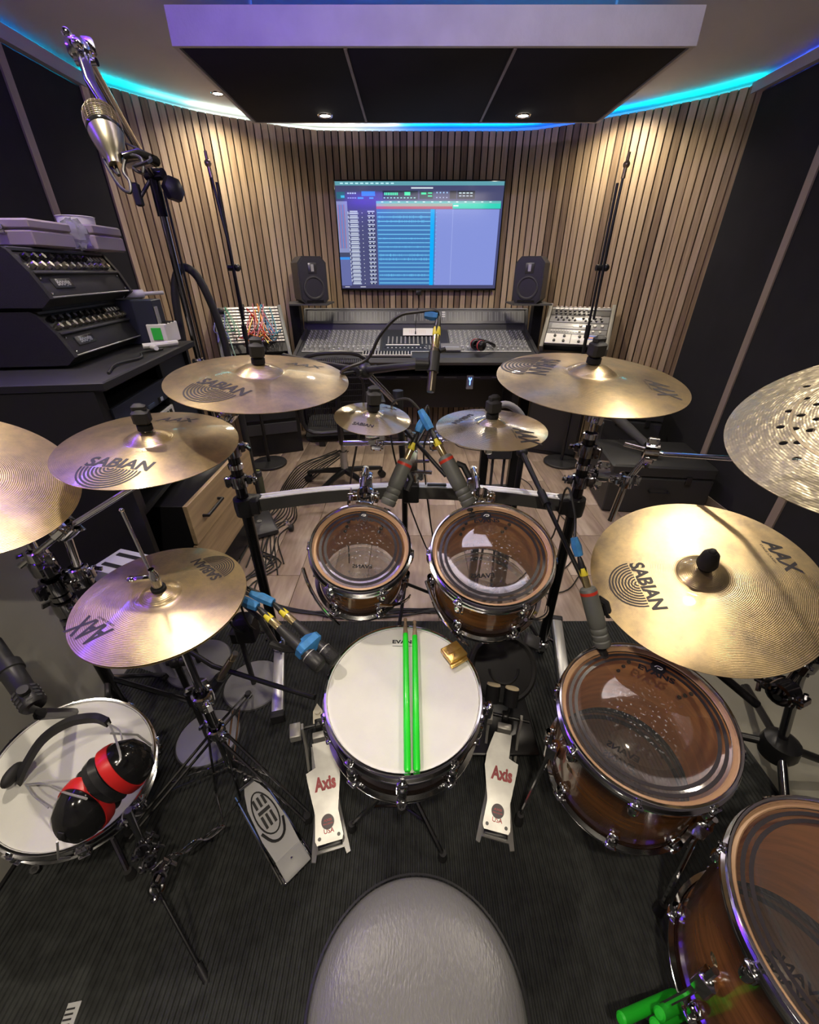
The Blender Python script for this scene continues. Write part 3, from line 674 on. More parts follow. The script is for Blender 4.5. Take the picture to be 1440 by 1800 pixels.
# ---------------------------------------------------------------- sloped outboard racks either side of the console
def gear_panel(M, w, h):  # local frame: x right, y up the slope, z out
    return M
def rack_frame(name, label, TL, TR, BL, depthdown):
    TL, TR, BL = V(TL), V(TR), V(BL); X = (TR-TL).normalized(); Yd = (TL-BL); Yd = (Yd-X*Yd.dot(X)); h = Yd.length; Yd.normalize(); Z = X.cross(Yd); w = (TR-TL).length
    M = Matrix(((X.x, Yd.x, Z.x, BL.x), (X.y, Yd.y, Z.y, BL.y), (X.z, Yd.z, Z.z, BL.z), (0, 0, 0, 1)))
    return M, w, h
def rack_left():
    M, w, h = rack_frame('l', '', (-1.545, 3.78, 1.215), (-1.085, 3.96, 1.215), (-1.48, 3.46, .90), 0)
    t = thing('modular_synth_rack', 'sloped rack of pale modules with colourful patch cables left of the console', 'rack', (-1.25, 3.7, 0))
    for sx in (-.014, w+.014): part('side_cheek', MB(M).box((sx, h/2-.02, -.03), (.028, h+.06, .06), ch=.004), mat('rack_cheek_grey', (.20, .21, .20), 0, .5), t)
    part('rear_box', MB(M).box((w/2, h/2, -.03), (w-.002, h, .045)), blackm, t)
    n = 12; pr = MB(M)
    for k in range(n):
        y = .085+(h-.09)*k/n; ph = (h-.09)/n
        p = part('rack_module', MB(M).box((w/2, y+ph/2, -.002), (w-.012, ph*.50, .010)), mat('module_strip', (.80, .76, .70), .1, .35), t)
        for q in range(16): pr.box((.03+q*(w-.06)/15, y+ph/2, .004), (.005, ph*.16, .0015), col=(.08, .08, .08))
    part('jack_holes', pr, printm, t)
    cols = {'red': (.60, .04, .03), 'orange': (.80, .28, .03), 'yellow': (.80, .62, .08), 'blue': (.05, .22, .42), 'teal': (.08, .35, .42), 'pink': (.62, .20, .25), 'green': (.10, .35, .22), 'violet': (.12, .12, .40)}
    rnd = random.Random(11)
    for cname, k, x0, x1 in (('red', 5, .24, .30), ('orange', 5, .27, .33), ('yellow', 3, .29, .34), ('blue', 5, .36, .43), ('teal', 4, .35, .43), ('pink', 6, .22, .44), ('green', 4, .01, .08), ('violet', 4, -.03, .07)):
        c = MB(M)
        for i in range(k):
            a = V((x0+rnd.random()*(x1-x0), h*(.45+.5*rnd.random()), .008)); b = V((min(max(a.x+rnd.uniform(-.14, .10), .0), w), h*(.10+.35*rnd.random()), .008)); m = (a+b)/2+V((rnd.uniform(-.05, .08), -.12, .05+.04*rnd.random()))
            c.tube([a, a+V((0, 0, .03)), m, b+V((0, 0, .03)), b], .0040, 5, 4)
        tag(part('patch_cable_loops', c, mat('patch_'+cname, cols[cname], 0, .4)), '%s patch cables looping across the modular rack' % cname, 'cable', 'patch cables on the modular rack')
    hg = MB(M)
    for i, x in enumerate((.01, .03, .055)): hg.tube([(x, h*.7, .02), (x+.005, h*.3, .05), (x+.02, -.02, .05), (x+.03, -.08, .03)], .0035, 5, 4)
    tag(part('hanging_patch_cable', hg, mat('patch_pale_green', (.35, .55, .48), 0, .4)), 'pale green patch cables hanging below the modular rack', 'cable')
    for (x, y), lb in zip(((.04, h*.86), (.20, h*.93), (.22, h*.30)), ('black plug cluster at the top left of the modular rack', 'black plug at the top middle of the modular rack', 'black plug low in the middle of the modular rack')):
        tag(part('cable_plug', MB(M).box((x, y, .025), (.045, .035, .04), ch=.006), blackp), lb, 'plug')
    c = thing('rack_cabinet', 'black cabinet standing under the modular rack', 'cabinet', (-1.25, 3.7, 0))
    R = rotz(math.atan2(.16, .44), (-1.29, 3.70, 0))
    part('cabinet_body', MB(R).box((0, .03, .42), (.50, .36, .84), ch=.006), blackm, c)
    for k in range(4): part('equipment_unit', MB(R).box((0, -.16, .25+.13*k), (.44, .02, .10), ch=.003), mat('unit_dark', (.035, .037, .045), .3, .35) if k % 2 else dgrey, c)
    for k in range(3): part('cube_display', MB(R).box((-.12+.1*k, -.175, .70), (.05, .012, .06), ch=.003), mat('lilac_metal', (.40, .40, .52), .4, .35), c)
rack_left()
def rack_right():
    M, w, h = rack_frame('r', '', (1.21, 3.98, 1.205), (1.645, 3.80, 1.205), (1.13, 3.69, .95), 0)
    t = thing('outboard_rack', 'sloped rack of silver and white outboard units right of the console', 'rack', (1.4, 3.8, 0))
    for sx in (-.016, w+.016): part('side_cheek', MB(M).box((sx, h/2-.01, -.03), (.03, h+.07, .09), ch=.004), mat('rack_cheek_warm', (.24, .23, .19), 0, .5), t)
    part('rear_box', MB(M).box((w/2, h/2, -.04), (w-.002, h+.02, .06)), blackm, t)
    pr = MB(M); ys = [(0, .105, 'w'), (.108, .155, 's'), (.158, .225, 's'), (.228, .30, 's'), (.303, .365, 'b'), (.368, h, 's')]
    k = h/.40; kk = {'w': modw, 's': mat('unit_silver', (.42, .42, .41), .5, .35), 'b': mat('unit_bronze_grey', (.16, .155, .14), .3, .4)}
    def knob(x, y, r, m, p): part('knob', MB(M).lathe([(r, .004), (r*.8, .016), (0, .016)], 10, M @ Matrix.Translation((x, y, 0))), m, p)
    for i, (a, b, c) in enumerate(ys):
        a *= k; b = min(b*k, h); y = (a+b)/2
        u = part('outboard_unit', MB(M).box((w/2, y, -.002), (w-.006, b-a-.003, .012), ch=.001), kk[c], t, label='white front outboard unit' if c == 'w' else None)
        if i == 0:
            for x in (.075, .15, .27): knob(x, y+.025, .012, blackp, u); knob(x, y-.025, .012, blackp, u)
            for x in (.38, .40): pass
            pr.rect(.325, y+.0, .405, y+.045, .0045, (.06, .12, .50)); pr.rect(.332, y+.012, .398, y+.026, .005, (.80, .30, .15))
            pr.rect(.20, a+.004, .206, b-.004, .0045, (.1, .1, .1)); pr.rect(.308, a+.004, .311, b-.004, .0045, (.1, .1, .1)); pr.rect(.415, y-.02, .42, y+.03, .0045, (.02, .02, .02))
            for x in (.44,): knob(x, y+.025, .009, silver, u); knob(x, y-.025, .009, silver, u)
        elif i == 2:
            for q in range(4): knob(.26+q*.055, y, .014, mat('knob_cream', (.6, .58, .5), 0, .4), u)
            for q in range(3): pr.rect(.03, y-.02+q*.016, .20, y-.015+q*.016, .0045, (.75, .75, .72))
        elif i == 3:
            for q in range(4): knob(.05+q*.045, y+.012, .010, blackp, u); knob(.07+q*.045, y-.014, .010, blackp, u); knob(.27+q*.045, y+.010, .011, blackp, u); knob(.29+q*.042, y-.016, .010, blackp, u)
            pr.rect(.05, y+.027, .20, y+.030, .0045, (.8, .8, .78)); pr.rect(.28, y+.028, .40, y+.034, .0045, (.85, .75, .65))
        elif i == 4:
            for q in range(8): knob(.04+q*.037, y+.014, .010, blackp, u); knob(.045+q*.037, y-.014, .011, blackp, u)
        elif i == 5:
            for q in range(8): pr.rect(.03+q*.037, y-.008, .056+q*.037, y+.006, .0045, (.85, .82, .75))
            for q in range(12): pr.rect(.03+q*.037, y+.016, .048+q*.037, y+.021, .0045, (.9, .8, .72))
        else:
            for q in range(10): pr.rect(.03+q*.022, y+.004, .046+q*.022, y+.012, .0045, (.7, .7, .68)); pr.rect(.03+q*.022, y-.014, .046+q*.022, y-.006, .0045, (.1, .1, .1))
            for q in range(4): knob(.26+q*.052, y, .011, mat('knob_cream', (.6, .58, .5), 0, .4), u)
    part('panel_print', pr, printm, t)
    c = thing('rack_cabinet', 'black cabinet standing under the silver outboard rack', 'cabinet', (1.35, 3.8, 0))
    R = rotz(-.42, (1.36, 3.71, 0)); part('cabinet_body', MB(R).box((0, 0, .44), (.46, .36, .88), ch=.006), blackm, c)
    part('front_door', MB(R).box((0, -.187, .44), (.43, .014, .80), ch=.003), mat('cab_door', (.022, .022, .024), 0, .35), c)
rack_right()

# ---------------------------------------------------------------- floor mic stands with round cast bases
def round_stand(x, y, h, label, tipdir=(0, 0)):
    t = thing('microphone_stand', label, 'microphone stand', (x, y, 0))
    part('round_base', MB().lathe([(0, .030), (.03, .030), (.145, .022), (.150, .016), (.150, .004), (.146, .001), (0, .001)], 36, Matrix.Translation((x, y, 0))), mat('cast_base', (.035, .035, .037), .3, .5), t)
    part('lower_tube', MB().cyl((x, y, .025), (x, y, 1.05), .013), blackm, t)
    part('clutch', MB().cyl((x, y, 1.03), (x, y, 1.12), .019), blackp, t)
    part('upper_tube', MB().cyl((x, y, 1.05), (x, y, h-.15), .0085), blackm, t)
    tx, ty = tipdir
    hd = part('hinge', MB().cyl((x-.03, y, h-.62), (x+.03, y, h-.62), .02).ball((x+.035, y-.01, h-.62), .024), blackm, t)
    part('boom_tube', MB().tube([(x+.02, y-.02, h-.95), (x+.012, y-.02, h-.5), (x+tx*.4, y-.02, h-.12)], .009, 8), blackm, t)
    part('clip_tip', MB().cyl((x+tx*.4, y-.02, h-.13), (x+tx*.55, y-.02, h), .013, .009).ball((x+tx*.5, y-.02, h-.06), .021), mat('tip_bronze', (.45, .34, .22), .8, .3), t)
    return t
round_stand(-1.235, 3.33, 2.11, 'folded black boom stand on a round base in front of the left slatted curve', (-.05, 0))
round_stand(1.345, 3.36, 2.11, 'folded black boom stand on a round base in front of the right slatted curve', (.05, 0))

# ---------------------------------------------------------------- left desk with amplifiers; frame: u runs along the front away from the camera, o outward
UA = math.atan2(.990, -.139)                 # direction of the desk front in plan
O = V((-1.045, 1.42, 0)); DM = Matrix.Translation(O) @ Matrix.Rotation(UA-PI/2, 4, 'Z')   # local: y along the front, x outward, z up
def DL(x, y, z): return DM @ V((x, y, z))
def desk():
    t = thing('equipment_cabinet', 'black equipment cabinet under the guitar amplifiers', 'cabinet', DL(-.35, .45, 0))
    part('top_board', MB(DM).box((-.34, .455, 1.135), (.72, .97, .03), ch=.004), mat('desk_top', (.012, .012, .013), 0, .6), t)
    part('side_panel', MB(DM).box((-.36, -.012, .56), (.68, .03, 1.12)), blackm, t); part('side_panel', MB(DM).box((-.36, .922, .56), (.68, .03, 1.12)), blackm, t)
    part('back_panel', MB(DM).box((-.685, .455, .56), (.02, .90, 1.12)), blackm, t)
    part('shelf', MB(DM).box((-.36, .455, .62), (.66, .90, .02)), blackm, t)
    part('rack_rail', MB(DM).box((-.035, .02, .87), (.02, .03, .49)), blackm, t); part('rack_rail', MB(DM).box((-.035, .56, .87), (.02, .03, .49)), blackm, t)
    part('front_panel', MB(DM).box((-.05, .75, .87), (.02, .34, .49)), mat('navy_panel', (.022, .026, .042), 0, .45), t)
desk()
def rack_unit(y0, y1, z, h, m, name, label, print_fn):
    t = thing(name, label, 'rack unit', DL(-.1, (y0+y1)/2, z))
    part('chassis', MB(DM).box((-.17, (y0+y1)/2, z), (.27, y1-y0-.03, h-.004)), blackm, t)
    part('front_plate', MB(DM).box((-.022, (y0+y1)/2, z), (.010, y1-y0, h), ch=.001), m, t)
    pr = MB(DM); print_fn(pr); part('controls', pr, printm, t)
def p1(pr):
    def r(y0, z0, y1, z1, c): pr.box((-.0145, (y0+y1)/2, (z0+z1)/2), (.004, y1-y0, z1-z0), col=c)
    r(.05, .972, .10, .978, (.7, .7, .7)); r(.30, .965, .36, .98, (.05, .07, .12)); r(.41, .962, .425, .985, (.01, .01, .01)); r(.435, .965, .455, .98, (.35, .4, .45)); r(.07, .955, .085, .99, (.005, .005, .005))
rack_unit(.035, .545, 1.00, .085, mat('navy_unit', (.028, .034, .055), .1, .4), 'rack_interface', 'dark navy two-space rack unit under the desk top', p1)
def p2(pr):
    def r(y0, z0, y1, z1, c): pr.box((-.0145, (y0+y1)/2, (z0+z1)/2), (.004, y1-y0, z1-z0), col=c)
    r(.06, .885, .075, .90, (.05, .05, .05)); r(.09, .885, .15, .91, (.45, .45, .46)); r(.17, .883, .19, .905, (.02, .02, .02)); r(.21, .883, .27, .912, (.06, .06, .07)); r(.28, .885, .31, .91, (.25, .25, .25))
    for k in range(5): r(.33+k*.04, .887, .352+k*.04, .908, (.02, .02, .02))
rack_unit(.035, .545, .897, .045, mat('white_unit', (.66, .65, .64), 0, .4), 'rack_unit', 'white single-space rack unit with black knobs in the cabinet', p2)
def p3(pr):
    for k in range(6): pr.box((-.0145, .08+k*.08, .80), (.004, .02, .02), col=(.05, .05, .05))
rack_unit(.035, .545, .80, .12, dgrey, 'power_unit', 'black blank-faced rack unit lowest in the cabinet', p3)

def amp(y0, z0, label, grp):
    w, d, h = .66, .30, .195
    A = DM @ Matrix.Translation((-.33, y0, z0)); t = thing('amplifier_head', label, 'amplifier', A.translation, grp)
    prof = [(-.20, .012), (.115, .012), (.150, .04), (.118, .118), (.075, h-.01), (.06, h), (-.185, h), (-.20, h-.015)]   # x (outward), z
    T = A @ Matrix(((1, 0, 0, 0), (0, 0, 1, 0), (0, 1, 0, 0), (0, 0, 0, 1)))
    # shell sides proud of a recessed front
    ins = [(-.20, .012), (.105, .012), (.135, .04), (.105, .115), (.066, h-.012), (.055, h-.002), (-.185, h), (-.20, h-.015)]
    part('cabinet_shell', MB(T).prism(ins, .02, w-.02), tolex, t)
    part('side_panel', MB(T).prism(prof, 0, .022), tolex, t); part('side_panel', MB(T).prism(prof, w-.022, w), tolex, t)
    part('top_edge', MB(A).box((.064, w/2, h-.006), (.016, w-.04, .014), ch=.003), mat('tolex_edge', (.05, .05, .052), 0, .5), t)
    # knob panel on upper slope, grille below
    a = V((.106, 0, .118)); b = V((.068, 0, h-.016)); dd = (b-a).normalized(); nn = V((dd.z, 0, -dd.x))
    P = A @ Matrix(((0, dd.x, nn.x, a.x), (1, 0, 0, 0), (0, dd.z, nn.z, a.z), (0, 0, 0, 1)))  # x along amp, y up slope, z out
    hp = (b-a).length
    part('control_panel', MB(P).box((w/2, hp/2, .001), (w-.06, hp-.004, .006)), mat('amp_panel_black', (.03, .03, .032), .4, .3), t)
    part('panel_lip', MB(P).box((w/2, -.004, .006), (w-.05, .010, .018), ch=.002), mat('tolex_edge'), t)
    km = mat('amp_knob_chrome', (.55, .52, .45), .9, .25)
    for q in range(12):
        for r in range(2 if q < 9 else 1):
            part('knob', MB(P).lathe([(.0135, .002), (.012, .010), (.0095, .022), (0, .022)], 12, P @ Matrix.Translation((.06+q*.047, hp*(.30+.42*r), 0))), blackg if r else km, t)
    sw = MB(P)
    for q in range(6): sw.box((.44+q*.028, hp*.72, .006), (.01, .014, .014))
    part('switches', sw, silver, t)
    a2 = V((.136, 0, .042)); b2 = V((.107, 0, .112)); d2 = (b2-a2).normalized(); n2 = V((d2.z, 0, -d2.x)); hg = (b2-a2).length
    G = A @ Matrix(((0, d2.x, n2.x, a2.x), (1, 0, 0, 0), (0, d2.z, n2.z, a2.z), (0, 0, 0, 1)))
    part('grille', MB(G).box((w/2, hg/2, .0), (w-.05, hg, .008), ch=.002), mat('amp_grille', (.022, .022, .023), 0, .7, bump=.5, bscale=600), t)
    part('front_piping', MB(G).tube([(.03, -.002, .008), (w-.03, -.002, .008)], .003, 6), silver, t)
    sc = MB(G)
    for x in (.045, w-.045):
        for y in (.012, hg-.012): sc.ball((x, y, .006), .005, 8)
    part('corner_screws', sc, chrome, t)
    bd = part('name_plate', MB(G).box((.155, hg*.58, .006), (.125, .034, .006), ch=.002), mat('plate_dark', (.08, .08, .08), .6, .35), t)
    tm = MB(G); text_on(tm, 'Boogie', (.112, hg*.58-.008, .0098), (.198, hg*.58-.008, .0098), (0, 1, 0), .022, shear=.2); part('plate_lettering', tm, silver, bd)
    part('foot_rail', MB(A).box((-.03, w/2, .006), (.22, w-.1, .012)), rubber, t)
amp(.225, 1.150, 'black guitar amplifier head, lower of the stacked pair', 'stacked amplifier heads')
amp(.215, 1.346, 'black guitar amplifier head, upper of the stacked pair', 'stacked amplifier heads')
def case(x0, x1, y0, y1, z, h, label, lx):
    t = thing('small_case', label, 'case', ((x0+x1)/2, (y0+y1)/2, z), 'small cases on the upper amplifier')
    part('case_base', MB().box(((x0+x1)/2, (y0+y1)/2, z+h*.31), (x1-x0, y1-y0, h*.6), ch=.006), mauve, t)
    part('case_lid', MB().box(((x0+x1)/2, (y0+y1)/2, z+h*.81), (x1-x0, y1-y0, h*.37), ch=.006), mauve, t)
    l = part('latch', MB().box((lx, y0-.004, z+h*.62), (.028, .010, .028), ch=.003), chrome, t)
    part('latch_pin', MB().cyl((lx-.012, y0-.011, z+h*.6), (lx+.012, y0-.011, z+h*.6), .003), chrome, l)
case(-1.86, -1.33, 1.74, 1.95, 1.545, .085, 'mauve-grey latched case on the upper amplifier, nearer the camera', -1.43)
case(-1.72, -1.33, 2.08, 2.28, 1.545, .095, 'mauve-grey latched case on the upper amplifier, carrying a white tub', -1.42)
top('white_tub', MB().lathe([(.0, .001), (.068, .001), (.070, .028), (.073, .030), (.069, .032), (.0, .032)], 32, Matrix.Translation((-1.445, 2.17, 1.641))), white, 'flat white round tub on the rear mauve case', 'tub')
pb = MB(); rnd = random.Random(4); pts = []
for j in range(9):
    for i in range(14):
        a = 2*PI*i/14; t_ = PI*j/8; r = .055*(1+rnd.uniform(-.22, .22)); pts.append((-1.36+r*.9*math.sin(t_)*math.cos(a), 2.015+r*.8*math.sin(t_)*math.sin(a), 1.60+r*.9*math.cos(t_)))
pb.add(pts, [(j*14+i, (j+1)*14+i, (j+1)*14+(i+1) % 14, j*14+(i+1) % 14) for j in range(8) for i in range(14)])
top('crumpled_bag', pb, glassy, 'crumpled clear plastic bag between the two mauve cases', 'bag')
# odds and ends on the desk beyond the amps
bx = thing('component_box', 'small white box with a green label on the desk end', 'box', DL(-.10, .83, 1.15))
part('box_body', MB(DM).box((-.10, .90, 1.197), (.085, .18, .092), ch=.003), paper, bx); part('box_label', MB(DM).box((-.10, .808, 1.20), (.045, .003, .055)), greenpl, bx)
for q in range(3): part('ribbed_band', MB(DM).box((-.10, .85+q*.045, 1.2445), (.086, .018, .005)), blackp, bx)
ch_ = thing('white_tool', 'white adapter lying on the desk in front of the green-labelled box', 'adapter', DL(-.1, .7, 1.15))
part('tool_body', MB(DM).tube([(-.12, .66, 1.165), (-.05, .70, 1.166), (.0, .76, 1.166)], .012, 8, 3), white, ch_); part('tool_plug', MB(DM).cyl((-.06, .62, 1.166), (-.03, .58, 1.166), .014, .010), white, ch_)
top('rolled_papers', MB(DM).cyl((-.36, .74, 1.372), (-.16, .93, 1.372), .020, .019, 16).cyl((-.16, .93, 1.372), (-.09, 1.00, 1.374), .009, .009, 10), mat('white_roll', (.66, .65, .70), 0, .6), 'roll of white paper lying on the navy box behind the amplifiers', 'paper roll')
nb = thing('navy_box', 'dark navy box standing on the desk behind the amplifiers', 'box', DL(-.2, .94, 1.15))
part('box_body', MB(DM).box((-.27, .88, 1.25), (.36, .12, .20), ch=.004), mat('navy_box', (.03, .035, .055), 0, .45), nb)
part('hinge_bar', MB(DM).box((-.085, .84, 1.25), (.006, .03, .14)), silver, nb)
top('black_cable_lead', MB(DM).tube([(-.02, .10, 1.155), (-.06, .25, 1.158), (-.03, .40, 1.156), (-.07, .52, 1.158), (-.02, .62, 1.156)], .005, 6, 5), cablem, 'black lead lying on the desk edge before the lower amplifier', 'cable')
# arched padded hook
top('padded_arch', MB().tube([(-1.30, 2.52, 1.12), (-1.29, 2.55, 1.36), (-1.245, 2.57, 1.475), (-1.18, 2.58, 1.47), (-1.13, 2.585, 1.36), (-1.09, 2.59, 1.10), (-1.085, 2.59, .5), (-1.085, 2.59, .0)], .021, 10, 5), rubber, 'black padded arch standing behind the chrome microphone stand', 'hanger')

# wooden drawer pedestal below
dr = thing('drawer_pedestal', 'birch drawer pedestal with a black handle below the equipment cabinet', 'drawers', (-1.0, 1.85, 0))
part('carcass', MB().box((-1.26, 1.91, .29), (.52, .66, .56), ch=.004), blackm, dr)
dd_ = part('drawer_front', MB().box((-.985, 1.945, .482), (.020, .78, .20), ch=.002), birch, dr)
part('handle', MB().tube([(-.976, 1.66, .475), (-.950, 1.66, .475), (-.950, 1.83, .475), (-.976, 1.83, .475)], .008, 8), blackm, dd_)
part('lower_front', MB().box((-.994, 1.945, .27), (.018, .78, .20), ch=.002), birch, dr)
# striped white box
sb = thing('vented_box', 'white box with black slots on the floor left of the hi-hat', 'box', pz(222, 985, .55))
bp_ = pz(222, 988, .55); SB = rotz(-.3, (bp_.x, bp_.y, 0))
part('box_body', MB(SB).box((0, 0, .274), (.20, .13, .548), ch=.004), mat('pale_lilac_plastic', (.48, .48, .55), 0, .5), sb)
for q in range(2): part('slot', MB(SB).box((-.0, -.03+.06*q, .549), (.15, .016, .004)), blackp, sb)
# bottle
bt_ = pz(460, 875, 0)
bt = thing('drinks_bottle', 'smoky plastic bottle standing on the floor beside the drawers', 'bottle', bt_)
BT = Matrix.Translation(bt_)
part('bottle_body', MB(BT).lathe([(0, .0), (.036, .002), (.038, .01), (.036, .08), (.038, .16), (.034, .19), (.0, .19)], 24), bottlem, bt)
part('bottle_cap', MB(BT).lathe([(.037, .185), (.037, .215), (.03, .222), (0, .222)], 24), dgrey, bt)
part('cap_strap', MB(BT).box((.0, 0, .226), (.05, .018, .008), ch=.003), mat('lime_strap', (.35, .40, .12), 0, .5), bt)

# ---------------------------------------------------------------- office chair
def chair():
    B = pz(606, 846, .05); x, y = B.x, B.y+.05; R = rotz(.15, (x, y, 0)); t = thing('office_chair', 'black mesh-back office chair in front of the console', 'chair', (x, y, 0))
    part('seat', MB(R).box((0, .02, .47), (.48, .46, .07), ch=.02), felt, t)
    bk = part('backrest', MB(R).tube([(-.22, -.26, .55), (-.23, -.28, .80), (-.19, -.29, 1.00), (0, -.29, 1.04), (.19, -.29, 1.00), (.23, -.28, .80), (.22, -.26, .55), (0, -.27, .53)], .014, 8, 4, closed=True), blackp, t)
    ms = MB(R)
    for k in range(36): xx = -.21+k*.012; ms.box((xx, -.275, .785), (.004, .004, .46-abs(xx)*.25))
    for k in range(12): ms.box((0, -.275, .58+k*.038), (.42, .003, .003))
    part('mesh_back', ms, blackp, bk, kind='stuff')
    part('spine', MB(R).tube([(0, .0, .42), (0, -.24, .44), (0, -.31, .60), (0, -.31, .80)], .02, 8, 3), blackm, t)
    for s in (-1, 1): part('armrest', MB(R).tube([(s*.24, .05, .45), (s*.29, .05, .52), (s*.29, .02, .66)], .014, 8, 2).box((s*.29, 0, .675), (.07, .24, .03), ch=.01), blackp, t)
    part('lift_column', MB(R).cyl((0, 0, .10), (0, 0, .28), .028).cyl((0, 0, .28), (0, 0, .43), .016), silver, t)
    for k in range(5):
        a = 2*PI*k/5+.3; c, s = math.cos(a), math.sin(a)
        l = part('leg', MB(R).tube([(0, 0, .125), (c*.15, s*.15, .11), (c*.30, s*.30, .085)], [.026, .022, .017], 8), blackp, t)
        part('castor', MB(R).cyl((c*.31-s*.022, s*.31+c*.022, .030), (c*.31+s*.022, s*.31-c*.022, .030), .029, n=16).cyl((c*.31, s*.31, .05), (c*.31, s*.31, .09), .008), blackp, l)
chair()
# small stool castor near cables
# ---------------------------------------------------------------- flight cases on the right
def fcase(C, ang, size, label):
    M = rotz(ang, C); w, d, h = size; t = thing('equipment_case', label, 'case', C, 'black cases against the right wall')
    part('case_body', MB(M).box((0, 0, h*.38), (w, d, h*.76), ch=.012), mat('case_black', (.028, .029, .03), 0, .5, bump=.3, bscale=200), t)
    part('case_lid', MB(M).box((0, 0, h*.88), (w, d, h*.23), ch=.012), mat('case_black'), t)
    for sx in (-.25, .25):
        part('latch', MB(M).box((sx*w, -d/2-.006, h*.74), (.035, .014, .06), ch=.003), blackg, t)
    part('handle', MB(M).tube([(-.06, -d/2, h*.5), (-.06, -d/2-.03, h*.5), (.06, -d/2-.03, h*.5), (.06, -d/2, h*.5)], .008, 8), blackp, t)
c0 = pz(1160, 850, .0)
fcase((1.72, 2.72, 0), -.12, (.66, .50, .36), 'large black equipment case on the floor by the right wall')
fcase((1.80, 3.26, 0), -.35, (.42, .28, .60), 'tall black equipment case behind the large case by the right wall')
tb = thing('tripod_bag', 'grey tubular stand bag leaning over the black cases', 'bag', (1.55, 2.95, .42)); part('bag_body', MB().tube([(1.40, 3.15, .66), (1.55, 2.92, .52), (1.70, 2.62, .385)], [.03, .035, .03], 12, 4), mat('bag_grey', (.06, .06, .062), 0, .8), tb)

# ---------------------------------------------------------------- floor cables (each a run of its own)
def cable(pts, label, r=.004, m=cablem, name='floor_cable', grp='black cables on the floor'):
    P = [V(p) for p in pts]; return top(name, MB().tube(P, r, 6, 6), m, label, 'cable', grp)
def gl(px, py): p = pz(px, py, .006); return p
for i in range(10):
    o = i*5; rnd = random.Random(i)
    cable([gl(590+o*.5, 790+rnd.randint(0, 6)), gl(530+o*.8, 815+o*.3), gl(500+o*.5, 850+o*.4), gl(480+o*.9, 890+o*.5), gl(440+o*1.1, 925+rnd.randint(0, 25)), gl(400+o*2.2, 980+rnd.randint(0, 30))], 'black cable in the loom fanning across the floor from the chair to the rack')
for i in range(7):
    rnd = random.Random(40+i)
    cable([gl(430+rnd.randint(0, 60), 960+rnd.randint(-20, 30)), gl(470+rnd.randint(-20, 30), 1000+rnd.randint(-20, 20)), gl(440+rnd.randint(-30, 30), 1040+rnd.randint(-20, 10)), gl(480, 1060), gl(530+rnd.randint(-20, 20), 1075), gl(600+rnd.randint(-20, 40), 1080+rnd.randint(-6, 8)), gl(700, 1076+rnd.randint(-8, 8)), gl(790+rnd.randint(0, 40), 1070+rnd.randint(-10, 10))], 'black cable looping under the small toms')
for i, pl in enumerate([[(900, 720), (850, 735), (800, 760), (740, 765), (690, 745)], [(830, 700), (815, 740), (800, 780), (860, 795)], [(950, 760), (920, 775), (880, 768), (840, 742)], [(780, 700), (760, 745), (700, 770), (660, 760)], [(985, 905), (1005, 930), (1010, 975), (985, 1005), (960, 1008)], [(895, 830), (930, 850), (945, 880)], [(1020, 1010), (990, 1040), (900, 1045), (860, 1060)]]):
    cable([gl(*p) for p in pl], ['thin cable curling on the floor below the console', 'thin cable dropping beneath the patch shelf', 'thin cable near the right black cabinet', 'thin cable under the console centre', 'looped cable beside the second tom', 'short cable run behind the rack bar on the right', 'cable crossing behind the larger rack tom'][i], .0032, grp=None)
cable([gl(722, 1420), gl(728, 1470), gl(738, 1500), gl(745, 1535), gl(740, 1560)], 'thin black cable on the ribbed rug before the throne', .003, grp=None)
pad = thing('black_wedge', 'low black wedge under the tangle of cables beside the drawers', 'stage box', gl(420, 940)); WG = rotz(.5, gl(425, 935))
part('wedge_body', MB(WG).box((0, 0, .02), (.42, .28, .045), ch=.01), dgrey, pad)
for k in range(4): part('socket', MB(WG).lathe([(0, .043), (.013, .043), (.015, .049), (.011, .049), (.010, .044)], 14, WG @ Matrix.Translation((-.12+k*.08, .0, 0))), silver, pad)
cs = thing('castor_wheel', 'small castor wheel of a trolley beside the floor cables', 'castor', gl(512, 925)); CW = Matrix.Translation(pz(512, 928, .022))
part('wheel', MB(CW).cyl((-.012, 0, 0), (.012, 0, 0), .022, n=18), rubber, cs); part('fork', MB(CW).box((-.03, .01, .03), (.03, .03, .03), ch=.004).cyl((-.03, .01, .03), (-.03, .01, .06), .008), chrome, cs)
# headphones and fan-like things on the stand behind the small cymbals
st = thing('blue_lit_charger', 'small device with a glowing blue symbol under the console', 'device', (.50, 3.70, .56))
part('device_body', MB().box((.535, 3.72, .62), (.06, .03, .12), ch=.004), grey, st)
part('device_light', MB().tube([(.525, 3.703, .66), (.528, 3.703, .645), (.535, 3.703, .64), (.542, 3.703, .645), (.545, 3.703, .66)], .003, 6).cyl((.535, 3.703, .64), (.535, 3.703, .60), .003), mat('blue_glow', (0, 0, 0), emit=(.1, .25, 1), es=6), st)

